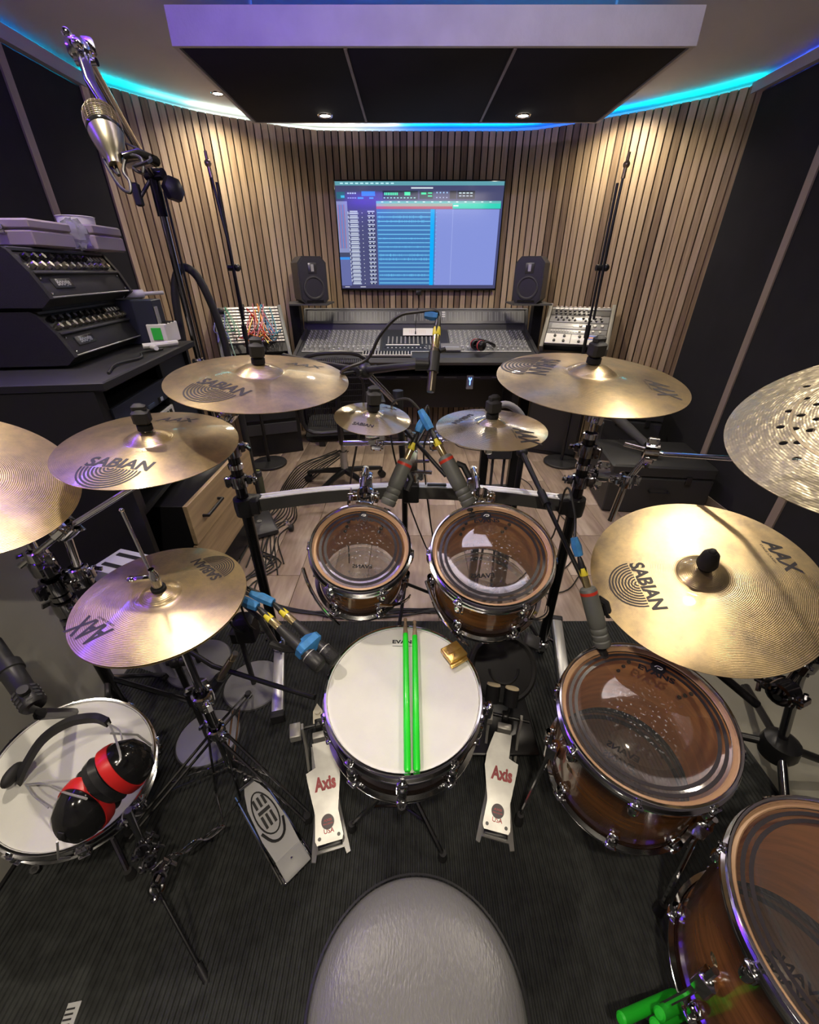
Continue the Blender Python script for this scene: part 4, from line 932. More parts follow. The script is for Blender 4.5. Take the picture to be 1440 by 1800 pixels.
# ================================================================ the drum kit
def clampmesh(mb, p, ax=(0, 0, 1), fw=(0, -1, 0), s=1.0, wing=True):
    """cast pipe clamp with split lugs, bolts and a wing nut around point p"""
    F = frame(p, ax, fw); F = (mb.T @ F) if mb.T else F; T = F @ Matrix.Scale(s, 4)
    mb.lathe([(.021, -.022), (.027, -.020), (.028, 0), (.027, .020), (.021, .022)], 16, T)
    mb.box((.032, 0, 0), (.026, .016, .036), T, ch=.004); mb.box((-.030, 0, 0), (.022, .020, .030), T, ch=.004)
    for z in (-.011, .011):
        mb.lathe([(0, -.014), (.005, -.014), (.005, .014), (0, .014)], 8, T @ Matrix.Translation((.036, 0, z)) @ Matrix.Rotation(PI/2, 4, 'X'))
    if wing:
        W2 = T @ Matrix.Translation((-.048, 0, 0)) @ Matrix.Rotation(PI/2, 4, 'Y')
        mb.lathe([(0, -.010), (.007, -.009), (.008, .006), (.004, .010), (0, .010)], 10, W2)
        mb.prism([(-.005, -.006), (.005, -.006), (.010, .026), (-.002, .030)], -.003, .003, W2); mb.prism([(.005, .006), (-.005, .006), (-.010, -.026), (.002, -.030)], -.003, .003, W2)
    return mb
def memlock(mb, p, ax=(0, 0, 1), r=.022, h=.02):
    return mb.lathe([(r*.8, -h/2), (r, -h/2+.002), (r, h/2-.002), (r*.8, h/2)], 16, frame(p, ax))

# ---------------------------------------------------------------- drums
def hoop_prof(R): return [(R-.0125, -.012), (R-.0115, -.002), (R-.0098, .0), (R-.0060, .0), (R-.0046, -.0015), (R-.0050, -.004), (R-.0075, -.005), (R-.0075, -.021), (R-.001, -.0225), (R, -.0245), (R, -.030), (R-.010, -.032), (R-.0125, -.029)]
def drum(name, label, C, nn, R, depth, lugs, off, shellm, kind='clear', edge='toms', x=(1, 0, 0), inner=maple, hoopm=chrome, logo=True, group=None, rings=2, tube=False, cat='drum'):
    n = V((nn[0], nn[1], 1)); M = frame(C, n, x)
    t = thing(name, label, cat, C - n.normalized()*depth, group)
    rs = R-.0155; sh0, sh1 = -.020, -depth+.020
    part('shell', MB().lathe([(rs-.005, sh0), (rs, sh0-.004), (rs, sh1+.004), (rs-.005, sh1)], 72), shellm, t, M)
    part('inner_ply', MB().lathe([(rs-.005, sh1), (rs-.0065, sh1+.003), (rs-.0065, sh0-.003), (rs-.005, sh0)], 72), inner, t, M)
    h = part('hoop', MB().lathe(hoop_prof(R), 72, close=True), hoopm, t, M)
    M2 = M @ Matrix.Translation((0, 0, -depth)) @ Matrix.Rotation(PI, 4, 'X')
    h2 = part('hoop', MB().lathe(hoop_prof(R-.001), 72, close=True), hoopm, t, M2)
    rh = R-.0125
    if kind == 'clear':
        hd = part('batter_head', MB().lathe([(rh, -.014), (rh-.006, -.0125), (rh-.010, -.0145), (rh*.5, -.0145), (0, -.0145)], 64), clear, t, M, label='clear drum head')
        part('head_collar', MB().lathe([(rh, -.0135), (rh-.007, -.0118), (rh-.009, -.0135)], 64), mat('head_flesh_hoop', (.42, .25, .14), .1, .35), hd, M)
        for q in range(rings):
            a = rh-.0150-q*.0125; part('head_ring', MB().lathe([(a, -.0138), (a-.0070, -.0138)], 64), mat('head_ring_black', (.035, .030, .035), 0, .25), hd, M)
        bh = part('resonant_head', MB().lathe([(rh-.001, .014), (rh-.010, .0135), (0, .0135)], 48), clearb, t, M2)
        if logo:
            tm = MB(); text_on(tm, 'EVANS', (rh*.24, rh*.26, 0), (-rh*.24, rh*.26, 0), (0, 1, 0), rh*.10, bold=.03)
            part('resonant_lettering', tm, inkb, bh, M @ Matrix.Translation((0, 0, -depth+.016)))
    else:
        hd = part('batter_head', MB().lathe([(rh, -.006), (rh-.005, -.0045), (rh-.009, -.006), (0, -.006)], 64), headw, t, M, label='coated white drum head')
        part('snare_side_head', MB().lathe([(rh-.001, .014), (0, .014)], 40), clearb, t, M2)
    if logo:
        zz = -.0137 if kind == 'clear' else -.0053
        yy = rh*.66 if kind == 'clear' else rh*.735
        tm = MB(); w_ = rh*(.23 if kind == 'clear' else .17)
        text_on(tm, 'EVANS', (-w_, yy, zz), (w_, yy, zz), (0, 1, 0), w_*.36, bold=.035)
        if kind != 'clear': tm.box((0, yy-.008, zz), (w_*2, .0012, .0002))
        part('head_lettering', tm, inkb, hd, M)
        if kind == 'clear':
            part('head_emblem', MB().lathe([(rh*.10, -.0136), (0, -.0136)], 24, Matrix.Translation((0, rh*.81, 0)) @ Matrix.Scale(1.0, 4)), inkb, hd, M)
            part('emblem_swirl', MB().tube([(-rh*.045, rh*.80, -.0133), (-rh*.01, rh*.835, -.0133), (rh*.05, rh*.825, -.0133), (rh*.04, rh*.795, -.0133), (-rh*.01, rh*.795, -.0133)], .0011, 6, 4), whiteink, hd, M)
    # lugs with tension rods
    def lugm(both):
        b = MB()
        for s_, z0 in ((1, 0), (-1, -depth)):
            if both and s_ != both: continue
            zl = z0-s_*.058
            b.lathe([(.0095, -.013), (.0105, -.006), (.0105, .008), (.007, .014), (0, .015)], 12, Matrix.Translation((rs+.011, 0, zl)) @ (Matrix.Identity(4) if s_ > 0 else Matrix.Rotation(PI, 4, 'X')))
            b.box((rs+.003, 0, zl-s_*.002), (.012, .024, .026), ch=.003)
            b.cyl((rs+.0115, 0, zl), (rs+.0115, 0, z0-s_*.016), .0032, n=8)
            b.lathe([(0, .012), (.0042, .012), (.0045, .004), (.0075, .003), (.0075, .0)], 10, Matrix.Translation((rs+.0115, 0, z0-s_*.022)) @ (Matrix.Identity(4) if s_ > 0 else Matrix.Rotation(PI, 4, 'X')))
            b.box((rs+.0105, 0, z0-s_*.027), (.020, .024, .010), ch=.003)
        if tube: b.cyl((rs+.011, 0, -.05), (rs+.011, 0, -depth+.05), .006, n=10)
        return b.mesh('lug', hoopm)
    for s_ in ((0,) if tube else (1, -1)):
        lm = lugm(s_)
        for k in range(lugs): part('lug', lm, hoopm, t, M @ Matrix.Rotation(math.radians(off)+2*PI*k/lugs, 4, 'Z'))
    if kind == 'clear':
        v = MB().lathe([(.011, .0), (.006, .0022), (.004, .0)], 16, Matrix.Translation((rs*math.cos(-2.2), rs*math.sin(-2.2), -depth*.45)) @ Matrix.Rotation(-2.2, 4, 'Z') @ Matrix.Rotation(PI/2, 4, 'Y')); part('vent_grommet', v, brass, t, M)
        for q in (60, 112):   # mounting screw heads seen inside through the head
            sc = MB()
            for w_ in range(3): sc.ball(((rs-.008)*math.cos(math.radians(q+w_*3)), (rs-.008)*math.sin(math.radians(q+w_*3)), -.055-.022*w_), .0055, 8)
            part('inner_screws', sc, blackm, t, M)
    return t, M
amber = burst('amber_burst', .2, (.30, .125, .03), (.028, .011, .005))
amber2 = burst('amber_burst_floor', .33, (.24, .095, .022), (.030, .010, .006))
amber3 = burst('amber_burst_large', .42, (.36, .14, .04), (.05, .014, .008))
T1, M1 = drum('rack_tom', 'smaller amber rack tom, clear head, left on the curved bar', V((-.124, .857, .869)), (.10, -.48), .134, .215, 6, -62, amber, group='amber burst toms')
T2, M2 = drum('rack_tom', 'larger amber rack tom, clear head, right on the curved bar', V((.207, .835, .868)), (-.05, -.39), .160, .225, 6, -66, amber, group='amber burst toms')
T3, M3 = drum('floor_tom', 'amber floor tom below the big ride cymbal', V((.522, .556, .627)), (-.11, -.13), .185, .325, 8, -80, amber2, group='amber burst toms', x=(.80, -.60, 0))
T4, M4 = drum('floor_tom', 'largest amber floor tom, cut by the right bottom corner', V((.742, .207, .575)), (-.08, -.03), .211, .42, 8, -160, amber3, group='amber burst toms', x=(.5, -.86, 0))
snsh = mat('snare_shell_dark', (.035, .022, .018), .2, .14, coat=.6)
SN, MS = drum('snare_drum', 'main snare drum with white coated head and chrome hoops', V((-.014, .603, .645)), (.02, -.10), .185, .145, 10, -90, snsh, kind='white', tube=True)
part('strainer', MB(MS).box((.183, -.02, -.075), (.03, .03, .07), ch=.005).box((.20, -.02, -.05), (.012, .02, .05), ch=.003), chrome, SN)
S2, MS2 = drum('side_snare', 'side snare with white head under the ear defenders, left edge', V((-.815, .545, .425)), (.42, -.22), .172, .125, 8, -60, chrome, kind='white', logo=False, tube=True)

# suspension rails under the rack toms and the lower chrome hoop bands
for T, M, R, dp in ((T1, M1, .134, .215), (T2, M2, .160, .225)):
    for a0, a1 in ((200, 250), (290, 340)):
        b = MB(M); b.tube([((R+.018)*math.cos(math.radians(a)), (R+.018)*math.sin(math.radians(a)), -.04-(dp-.06)*k/6) for k, a in enumerate([a0+(a1-a0)*j/6 for j in range(7)])], .0045, 8)
        part('suspension_rail', b, chrome, T)
    b = MB(M); b.box((0, R+.014, -.075), (.05, .02, .10), ch=.005).cyl((0, R+.02, -.06), (0, R+.06, -.05), .010); part('mount_bracket', b, chrome, T); part('mount_clamp', clampmesh(MB(M), (0, R+.055, -.05), (0, 0, 1), (1, 0, 0), .9), chrome, T)
# floor tom legs
for T, M, R, dp, an in ((T3, M3, .185, .325, (-25, 95, 215)), (T4, M4, .211, .42, (-120, 0, 120))):
    for a in an:
        a = math.radians(a); p = M @ V(((R+.006)*math.cos(a), (R+.006)*math.sin(a), -dp*.35)); q = M @ V(((R+.006)*math.cos(a), (R+.006)*math.sin(a), -dp*.75))
        l = part('leg', MB().tube([p, q, V((q.x+(q.x-M.translation.x)*.15, q.y+(q.y-M.translation.y)*.15, .05))], .006, 8), chrome, T)
        e = V((q.x+(q.x-M.translation.x)*.15, q.y+(q.y-M.translation.y)*.15, .011)); part('rubber_foot', MB().cyl(e, e+V((0, 0, .05)), .014, .010), rubber, l)
        part('leg_bracket', MB(M).box(((R-.002)*math.cos(a), (R-.002)*math.sin(a), -dp*.55), (.03, .03, .07), ch=.006), chrome, T)

# ---------------------------------------------------------------- cymbals
def cymbal(name, label, C, nn, R, m, x=(1, 0, 0), h=None, bell=None, holes=None, thick=.0014, group='bronze cymbals', edge_up=None):
    n = V((nn[0], nn[1], 1)); M = frame(C, n, x); h = h or R*.085; rb = bell or R*.26; hb = rb*.36
    def zf(r):
        if r < rb: return h+hb*max(0, 1-(r/rb)**2.2)
        k = (r-rb)/(R-rb); return h*(1-k**1.35)+(.0 if not edge_up else edge_up*max(0, (k-.8)/.2)**2)
    t = thing(name, label, 'cymbal', C, group)
    rr = [.006, rb*.4, rb*.7, rb*.88, rb*.97, rb*1.05]+[rb*1.05+(R-rb*1.05)*k/14 for k in range(1, 15)]
    if not holes:
        prof = [(r, zf(r)) for r in rr]+[(r, zf(r)-thick) for r in rr[::-1]]
        part('cymbal_plate', MB().lathe(prof, 96, close=True), m, t, M)
    else:
        vs = []; ed = []; 
        def circ(cx, cy, r, n): 
            o = len(vs)
            for i in range(n): vs.append(V((cx+r*math.cos(2*PI*i/n), cy+r*math.sin(2*PI*i/n))))
            for i in range(n): ed.append((o+i, o+(i+1) % n))
        circ(0, 0, R, 96); circ(0, 0, .006, 12)
        for hx, hy, hr in holes: circ(hx, hy, hr, 14)
        for r in rr[1:-1]:
            for i in range(72):
                a = 2*PI*i/72; p = V((r*math.cos(a), r*math.sin(a)))
                if all(math.hypot(p.x-hx, p.y-hy) > hr*1.35 for hx, hy, hr in holes): vs.append(p)
        V2, E2, F2, _, _, _ = geometry.delaunay_2d_cdt(vs, ed, [], 0, 1e-6)
        F3 = []
        for f in F2:
            c = sum((V2[i] for i in f), V((0, 0)))/len(f)
            if c.length < .006 or any(math.hypot(c.x-hx, c.y-hy) < hr*.98 for hx, hy, hr in holes): continue
            F3.append(list(f))
        o = part('cymbal_plate', MB().add([(v.x, v.y, zf(v.length)) for v in V2], F3), m, t, M)
        md = o.modifiers.new('thickness', 'SOLIDIFY'); md.thickness = thick; md.offset = -1
        es = o.modifiers.new('crisp_rims', 'EDGE_SPLIT'); es.split_angle = math.radians(38)
    return t, M, zf
def loc(px, py, M, zf, R):
    """point of the cymbal surface under a pixel, in the cymbal's own frame"""
    Mi = M.inverted(); o = Mi @ V((0, 0, CH)); d = (Mi.to_3x3() @ ray(px, py)); z = zf(R*.6)
    for _ in range(4):
        k = (z-o.z)/d.z; p = o+d*k; z = zf(math.hypot(p.x, p.y))
    return V((p.x, p.y, 0))
def sabian(t, M, zf, R, A, B, flip=1, arcs=True, hs=.27, rs=.46, cpos=.44, m=ink):
    A = loc(*A, M, zf, R); B = loc(*B, M, zf, R); d = B-A; up = V((-d.y, d.x, 0)).normalized(); L = d.length
    tm = MB(); text_on(tm, 'SABIAN', A, B, up, L*hs*.85, zf=zf, bold=.035, shear=.12); part('maker_lettering', tm, m, t, M)
    if arcs:
        c = A+d*cpos-up*(L*.03); e = d.normalized(); b = MB()
        for k in range(9):
            r0 = L*rs*(k+.55)/9; r1 = r0+L*rs/9*.52; vs = []
            nseg = 20
            for i in range(nseg+1):
                a = PI+PI*i/nseg
                for r in (r0, r1):
                    p = c+e*(r*math.cos(a))+up*(r*math.sin(a)); p.z = zf(math.hypot(p.x, p.y))+.0006; vs.append(p)
            b.add(vs, [(2*i, 2*i+1, 2*i+3, 2*i+2) for i in range(nseg)])
        part('ring_emblem', b, m, t, M)
def aax(t, M, zf, R, A, B, m=ink, hs=.30, s='AAX'):
    A = loc(*A, M, zf, R); B = loc(*B, M, zf, R); d = B-A; up = V((-d.y, d.x, 0)).normalized(); L = d.length
    tm = MB(); text_on(tm, s, A, B, up, L*hs, zf=zf, bold=.03, shear=.35)
    for q in range(6):   # the tail stroke under the X and the small line below
        pass
    p = A-up*(L*.10)+d*.1; text_on(tm, 'STAGE CRASH', p, p+d*.55, up, L*.045, zf=zf, bold=.01)
    part('series_lettering', tm, m, t, M)

CA = (V((-.391, 1.103, 1.225)), (.08, -.09), .2286)
cA, mA, zA = cymbal('crash_cymbal', 'bronze crash cymbal at upper left, in front of the modular rack', *CA, cymm)
sabian(cA, mA, zA, .2286, (344, 673), (427, 697)); aax(cA, mA, zA, .2286, (500, 640), (570, 650))
CB = (V((-.639, .956, 1.10)), (.07, -.10), .2032)
cB, mB, zB = cymbal('crash_cymbal', 'bronze crash cymbal at left, before the wooden drawers', *CB, cymm)
sabian(cB, mB, zB, .2032, (147, 818), (262, 828)); aax(cB, mB, zB, .2032, (272, 740), (345, 743))
CC = (V((-1.00, .813, 1.073)), (.60, -.20), .218)
cC, mC, zC = cymbal('crash_cymbal', 'plain bronze cymbal cut by the left edge of the picture', *CC, cymm)
CG = (V((.451, 1.058, 1.234)), (.01, -.12), .2286)
cG, mG, zG = cymbal('crash_cymbal', 'bronze crash cymbal at upper right, in front of the silver rack', *CG, cymm)
sabian(cG, mG, zG, .2286, (955, 631), (924, 657), hs=.42, rs=.6); aax(cG, mG, zG, .2286, (1134, 667), (1162, 699), hs=.5)
CI = (V((.732, .805, .807)), (-.24, -.28), .254)
cI, mI, zI = cymbal('ride_cymbal', 'large bronze ride cymbal over the floor tom on the right', *CI, cymm, bell=.055, h=.014)
sabian(cI, mI, zI, .254, (1106, 991), (1150, 1075)); aax(cI, mI, zI, .254, (1338, 950), (1390, 1012))
CE = (V((-.098, 1.067, 1.133)), (.10, -.12), .1016)
cE, mE, zE = cymbal('splash_cymbal', 'small brilliant splash cymbal above the smaller rack tom', *CE, cymb, h=.012)
sabian(cE, mE, zE, .1016, (619, 746), (656, 752), hs=.25, arcs=False); aax(cE, mE, zE, .1016, (672, 716), (700, 722))
CF = (V((.226, 1.097, 1.096)), (.0, -.05), .1524)
cF, mF, zF = cymbal('splash_cymbal', 'brilliant splash cymbal above the larger rack tom', *CF, cymb, h=.016)
sabian(cF, mF, zF, .1524, (826, 728), (793, 744), hs=.25, arcs=False); aax(cF, mF, zF, .1524, (902, 752), (920, 782), hs=.6)
# hi-hat pair
CD = (V((-.545, .683, .848)), (.05, -.07), .1737)
cD, mD, zD = cymbal('hi_hat_cymbal', 'top bronze hi-hat cymbal with dark logos', *CD, cymm, h=.013, bell=.042)
sabian(cD, mD, zD, .1737, (391, 1014), (351, 981), hs=.28); aax(cD, mD, zD, .1737, (200, 1108), (150, 1080), hs=.5)
n_ = V((.05, -.07, 1)).normalized(); C2_ = CD[0]-n_*.006
t, M, zf = cymbal('hi_hat_cymbal', 'bottom hi-hat cymbal seen as a dark edge under the top one', C2_, CD[1], .1737, cymm, h=.013, bell=.042)
for ch_o in t.children: ch_o.matrix_basis = ch_o.matrix_basis @ Matrix.Rotation(PI, 4, 'X')
# perforated crash
CHc = (V((.681, .499, 1.307)), (-.39, -.09), .2286)
n = V((CHc[1][0], CHc[1][1], 1)); Mh = frame(CHc[0], n); hz = lambda r: .012
pts = [(1373, 898), (1283, 962), (1345, 990), (1238, 1043), (1313, 1058), (1395, 1072), (1253, 1126), (1330, 1128), (1325, 1208), (1430, 937), (1430, 1017)]
base = [loc(960+a/3, 400+b/3, Mh, hz, .22) for a, b in pts]
holes = []
for k in range(5):
    for p in base:
        a = 2*PI*k/5; q = V((p.x*math.cos(a)-p.y*math.sin(a), p.x*math.sin(a)+p.y*math.cos(a)))
        if q.length > .062 and q.length < .20 and all(math.hypot(q.x-h[0], q.y-h[1]) > .0135 for h in holes): holes.append((q.x, q.y, .0050))
cH, mH, zH = cymbal('perforated_crash_cymbal', 'hammered bronze cymbal full of small holes at the right edge', *CHc, cymh, holes=holes)
part('smooth_zone', MB().lathe([(r, zH(r)+.0004) for r in [.150+k*.001 for k in range(4)]], 96), mat('lathe_line', (.55, .45, .3), .9, .3), cH, mH)

# ---------------------------------------------------------------- drum rack
rk = thing('drum_rack', 'black and silver drum rack with a curved bar behind the rack toms', 'rack', (0, 1.3, 0))
RZ = .765
bar = spline([V((-.57, 1.25, RZ)), V((-.30, 1.325, RZ)), V((0, 1.355, RZ)), V((.30, 1.325, RZ)), V((.57, 1.25, RZ))], 6)
def sweep(prof, path):  # profile (side, up) swept along a level path
    b = MB(); vs = []; k = len(prof)
    for i, p in enumerate(path):
        d = (path[min(i+1, len(path)-1)]-path[max(i-1, 0)]).normalized(); s = V((-d.y, d.x, 0))
        for a, z in prof: vs.append(p+s*a+V((0, 0, z)))
    fs = [(i*k+j, (i+1)*k+j, (i+1)*k+(j+1) % k, i*k+(j+1) % k) for i in range(len(path)-1) for j in range(k)]
    fs += [tuple(range(k)), tuple(range(len(path)*k-1, (len(path)-1)*k-1, -1))]
    return b.add(vs, fs)
part('curved_bar', sweep([(-.020, -.024), (-.020, .022), (.020, .022), (.020, -.024)], bar), mat('bar_dark', (.13, .13, .125), .4, .42), rk)
tb = part('bar_top_strip', sweep([(-.020, .0222), (-.020, .025), (-.012, .025), (-.010, .0235), (-.002, .0235), (0, .025), (.008, .025), (.010, .0235), (.018, .0235), (.020, .025), (.020, .0222)], bar), alu, rk, label='ribbed silver top of the curved bar')
for sx in (-1, 1):
    x, y = sx*.575, 1.245
    part('post', MB().cyl((x, y, .03), (x, y, 1.02), .019, n=20), mat('post_black_chrome', (.06, .06, .065), .9, .18), rk)
    part('bar_clamp', MB().lathe([(.020, -.035), (.034, -.033), (.036, 0), (.034, .030), (.020, .034)], 20, Matrix.Translation((x, y, RZ))).box((x-sx*.03, y+.006, RZ), (.05, .055, .062), ch=.006), blackp, rk)
    part('post_clamp', clampmesh(MB(), (x, y, .86), (0, 0, 1), (sx, -.3, 0)), dchrome, rk); part('post_clamp', clampmesh(MB(), (x, y, .97), (0, 0, 1), (sx, -1, 0)), dchrome, rk)
    for zz in (.915, 1.02): part('memory_lock', memlock(MB(), (x, y, zz), r=.024), chrome, rk)
    f0, f1 = ((-.600, 1.36), (-.492, .93)) if sx < 0 else ((.70, 1.42), (.615, 1.02))
    a = math.atan2(f1[1]-f0[1], f1[0]-f0[0]); Lf = math.hypot(f1[0]-f0[0], f1[1]-f0[1]); FM = rotz(a, ((f0[0]+f1[0])/2, (f0[1]+f1[1])/2, 0))
    part('foot', MB(FM).box((0, 0, .034), (Lf, .042, .038), ch=.004), mat('foot_alu', (.74, .74, .72), .7, .38), rk)
    for q in (-1, 1): part('foot_end', MB(FM).box((q*Lf/2, 0, .036), (.026, .050, .048), ch=.005), rubber, rk)
    b = MB(); clampmesh(b, (x, y, .075), (0, 0, 1), (-sx, -1, 0)); part('foot_clamp', b, chrome, rk)
for px, tm in ((-.155, T1), (.225, T2)):   # tom clamps riding on the bar
    y = 1.335; b = MB(); b.box((px, y-.005, RZ+.05), (.045, .055, .06), ch=.006).box((px, y-.005, RZ-.002), (.052, .062, .058), ch=.008)
    b.lathe([(.012, -.028), (.018, -.026), (.018, .026), (.012, .028)], 14, frame((px, y-.02, RZ+.105), (1, 0, 0))); b.cyl((px, y-.01, RZ+.07), (px, y-.015, RZ+.11), .012)
    b.tube([(px, y-.02, RZ+.105), (px, y-.09, RZ+.10), (px+.0, 1.16, RZ+.06), (px, 1.10, RZ+.05)], .0095, 10, 3)
    for q in (-.016, .016): b.cyl((px+q, y-.045, RZ+.02), (px+q, y-.045, RZ+.06), .004)
    part('tom_clamp', b, chrome, rk)
b = MB(); b.box((.005, 1.353, RZ), (.06, .062, .075), ch=.005); part('centre_clamp', b, blackp, rk)
b = MB(); b.cyl((.01, 1.353, RZ+.03), (.01, 1.353, .99), .0125).box((.012, 1.35, .865), (.032, .026, .13), ch=.005); clampmesh(b, (.01, 1.353, .96), (0, 0, 1), (0, -1, 0), 1); clampmesh(b, (.012, 1.353, .83), (0, 0, 1), (1, -.2, 0), .9)
b.cyl((.02, 1.34, .85), (.08, 1.33, .85), .007).cyl((.02, 1.34, .89), (.07, 1.33, .895), .006)
part('centre_upright', b, chrome, rk)
b = MB(); b.cyl((-.225, 1.32, .965), (.10, 1.32, .965), .0075); b.cyl((-.225, 1.32, .965), (-.16, 1.32, .965), .010)
part('cross_rod', b, chrome, rk)
part('bar_memory_key', MB().box((.10, 1.345, RZ+.03), (.07, .012, .006)), blackm, rk)

# ---------------------------------------------------------------- arms that carry the cymbals
def arm(label, C, nn, R, tubes, clamps, bellh=.04, cap='block', rod=.05, m=chrome, name='cymbal_arm'):
    n = V((nn[0], nn[1], 1)).normalized(); t = thing(name, label, 'cymbal arm', C, 'cymbal arms on the rack')
    top_ = C+n*(bellh); lo = C-n*rod
    part('tilter_rod', MB().cyl(lo, top_+n*.055, .0035, n=8), chrome, t)
    part('felt_washers', MB().cyl(C+n*(bellh-.030), C+n*(bellh-.012), .014, n=16).cyl(top_+n*.002, top_+n*.014, .017, n=16), felt, t)
    if cap == 'block':
        F = frame(top_+n*.012, n, (1, .3, 0)); part('quick_nut', MB(F).box((0, 0, .022), (.036, .034, .042), ch=.009).box((0, 0, .044), (.030, .018, .020), ch=.006), rubber, t)
    elif cap == 'cone': part('quick_nut', MB().lathe([(.021, 0), (.023, .008), (.018, .040), (.010, .052), (0, .054)], 16, frame(top_+n*.012, n)).ball(top_+n*.062, .010, 10), rubber, t)
    b = MB(); b.lathe([(.008, -.02), (.019, -.018), (.021, 0), (.019, .018), (.008, .02)], 18, frame(lo, (1, .2, 0))); b.cyl(lo, lo+n*.035, .010); b.box(lo-V((0, 0, .018)), (.022, .026, .030), ch=.005)
    b.box(lo+V((.026, 0, -.005)), (.016, .006, .028)); part('tilter', b, m, t)
    for k, (pts, r) in enumerate(tubes):
        b = MB(); b.tube([V(p) for p in pts], r, 12); part('arm_tube', b, m, t)
    if clamps:
        for p, ax, fw in clamps: part('clamp', clampmesh(MB(), p, ax, fw), m, t)
    return t, lo
PL, PR = V((-.575, 1.245, 1.02)), V((.575, 1.245, 1.02))
arm('chrome arm under the upper left crash cymbal', CA[0], CA[1], CA[2], [([PL, V((-.575, 1.245, 1.08)), V((-.50, 1.20, 1.13)), CA[0]-V((0, 0, .07))], .0095)], [(V((-.55, 1.23, 1.10)), (.5, -.3, .5), (0, -1, 0))])
arm('chrome arm under the upper right crash cymbal', CG[0], CG[1], CG[2], [([PR, V((.575, 1.245, 1.08)), V((.55, 1.215, 1.13)), V((.50, 1.14, 1.165)), CG[0]-V((0, 0, .07))], .0095)], [(V((.572, 1.235, 1.09)), (.1, -.1, 1), (0, -1, 0)), (V((.553, 1.20, 1.135)), (.4, -.4, .5), (1, 0, 0))])
WPc = V((-1.01, .90, .0))
arm('chrome boom arm under the left crash cymbal', CB[0], CB[1], CB[2], [([V((-1.046, .875, .786)), V((-.918, .92, .876)), CB[0]-V((0, 0, .07))], .0085), ([V((-.955, .93, .70)), V((-.925, .925, .88))], .011)], [(V((-.918, .92, .876)), (.5, .2, .4), (0, -1, 0)), (V((-.955, .93, .72)), (0, 0, 1), (1, 0, 0))])
arm('chrome arm under the cymbal at the left edge', CC[0], CC[1], CC[2], [([V((-1.01, .90, .72)), V((-1.012, .90, .86)), V((-1.03, .86, .97)), CC[0]-V((-.02, 0, .06))], .012)], [(V((-1.01, .90, .80)), (0, 0, 1), (1, -.4, 0))])
arm('black-chrome upright under the large ride cymbal', CI[0], CI[1], CI[2], [([CI[0]-V((0, 0, .06)), V((.79, .80, .70)), V((.93, .80, .63)), V((1.04, .79, .60))], .0095)], [(V((.80, .80, .69)), (0, 0, 1), (1, 0, 0)), (V((.95, .795, .625)), (1, 0, -.1), (0, -1, 0))], cap='cone', m=dchrome)
arm('chrome arm under the small splash cymbal', CE[0], CE[1], CE[2], [([V((-.11, 1.32, .965)), V((-.11, 1.30, 1.03)), V((-.105, 1.12, 1.07)), CE[0]-V((0, 0, .055))], .0065)], [(V((-.11, 1.32, .967)), (1, 0, 0), (0, -1, 0))], bellh=.022, rod=.045)
arm('chrome arm under the larger splash cymbal', CF[0], CF[1], CF[2], [([V((.09, 1.32, .965)), V((.12, 1.29, .99)), V((.20, 1.15, 1.03)), CF[0]-V((0, 0, .05))], .0065)], [(V((.09, 1.32, .966)), (1, 0, 0), (0, -1, 0))], bellh=.026, rod=.045)
H0, H1 = V((.70, 1.262, .985)), V((.90, .95, 1.06))
arm('long chrome boom arm reaching to the perforated cymbal', CHc[0], CHc[1], CHc[2], [([H0, V((.80, 1.20, .975)), H1, V((.93, .70, 1.16)), CHc[0]-V((-.05, 0, .08))], .0075), ([V((.735, 1.25, .85)), V((.775, 1.235, .965))], .010), ([V((.575, 1.245, .90)), V((.70, 1.25, .875)), V((.735, 1.25, .865))], .009), ([V((.72, 1.25, .70)), V((.735, 1.25, .86))], .011)],
    [(V((.775, 1.232, .972)), (1, -.4, 0), (0, 0, 1)), (V((.735, 1.25, .86)), (0, 0, 1), (1, 0, 0)), (V((.64, 1.248, .885)), (1, 0, -.1), (0, 0, 1))], m=chrome)

# left wing post and right wing stand
lw = thing('side_stand', 'black upright at the left carrying two cymbal arms', 'stand', (-1.01, .90, 0))
part('post', MB().cyl((-1.01, .90, .01), (-1.01, .90, .82), .017, n=18), mat('post_black_chrome'), lw)
for a in (.4, 1.6, 4.9): l = part('leg', MB().tube([(-1.01, .90, .30), (-1.01+.22*math.cos(a), .90+.22*math.sin(a), .03)], .009, 8), dchrome, lw); part('rubber_foot', MB().ball((-1.01+.22*math.cos(a), .90+.22*math.sin(a), .019), .018, 10), rubber, l)
b = MB()
for z, fw in ((.62, (1, -.4, 0)), (.70, (-.3, -1, 0)), (.77, (1, -.8, 0)), (.56, (.5, -1, 0))): clampmesh(b, (-1.01, .90, z), (0, 0, 1), fw, 1.15)
b.cyl((-1.01, .90, .70), (-.94, .93, .70), .012); clampmesh(b, (-.955, .93, .70), (0, 0, 1), (0, -1, 0)); memlock(b, (-1.01, .90, .66), r=.025)
part('stand_clamps', b, dchrome, lw)
rw = thing('side_stand', 'black tripod stand with clamps at the right behind the floor toms', 'stand', (1.20, .76, 0))
part('hub', MB().lathe([(0, .10), (.045, .10), (.055, .13), (.05, .17), (.02, .19), (0, .19)], 18, Matrix.Translation((1.20, .76, 0))), blackm, rw)
for a in (-.15, 1.1, 2.6, 4.25): l = part('leg', MB().tube([(1.20, .76, .15), (1.20+.34*math.cos(a), .76+.34*math.sin(a), .03)], .013, 10), dchrome if a > 4 else blackm, rw); part('rubber_foot', MB().ball((1.20+.34*math.cos(a), .76+.34*math.sin(a), .018), .018, 10), rubber, l)
part('post', MB().tube([(1.20, .76, .15), (1.13, .78, .45), (1.10, .79, .68)], .014, 12), dchrome, rw)
b = MB()
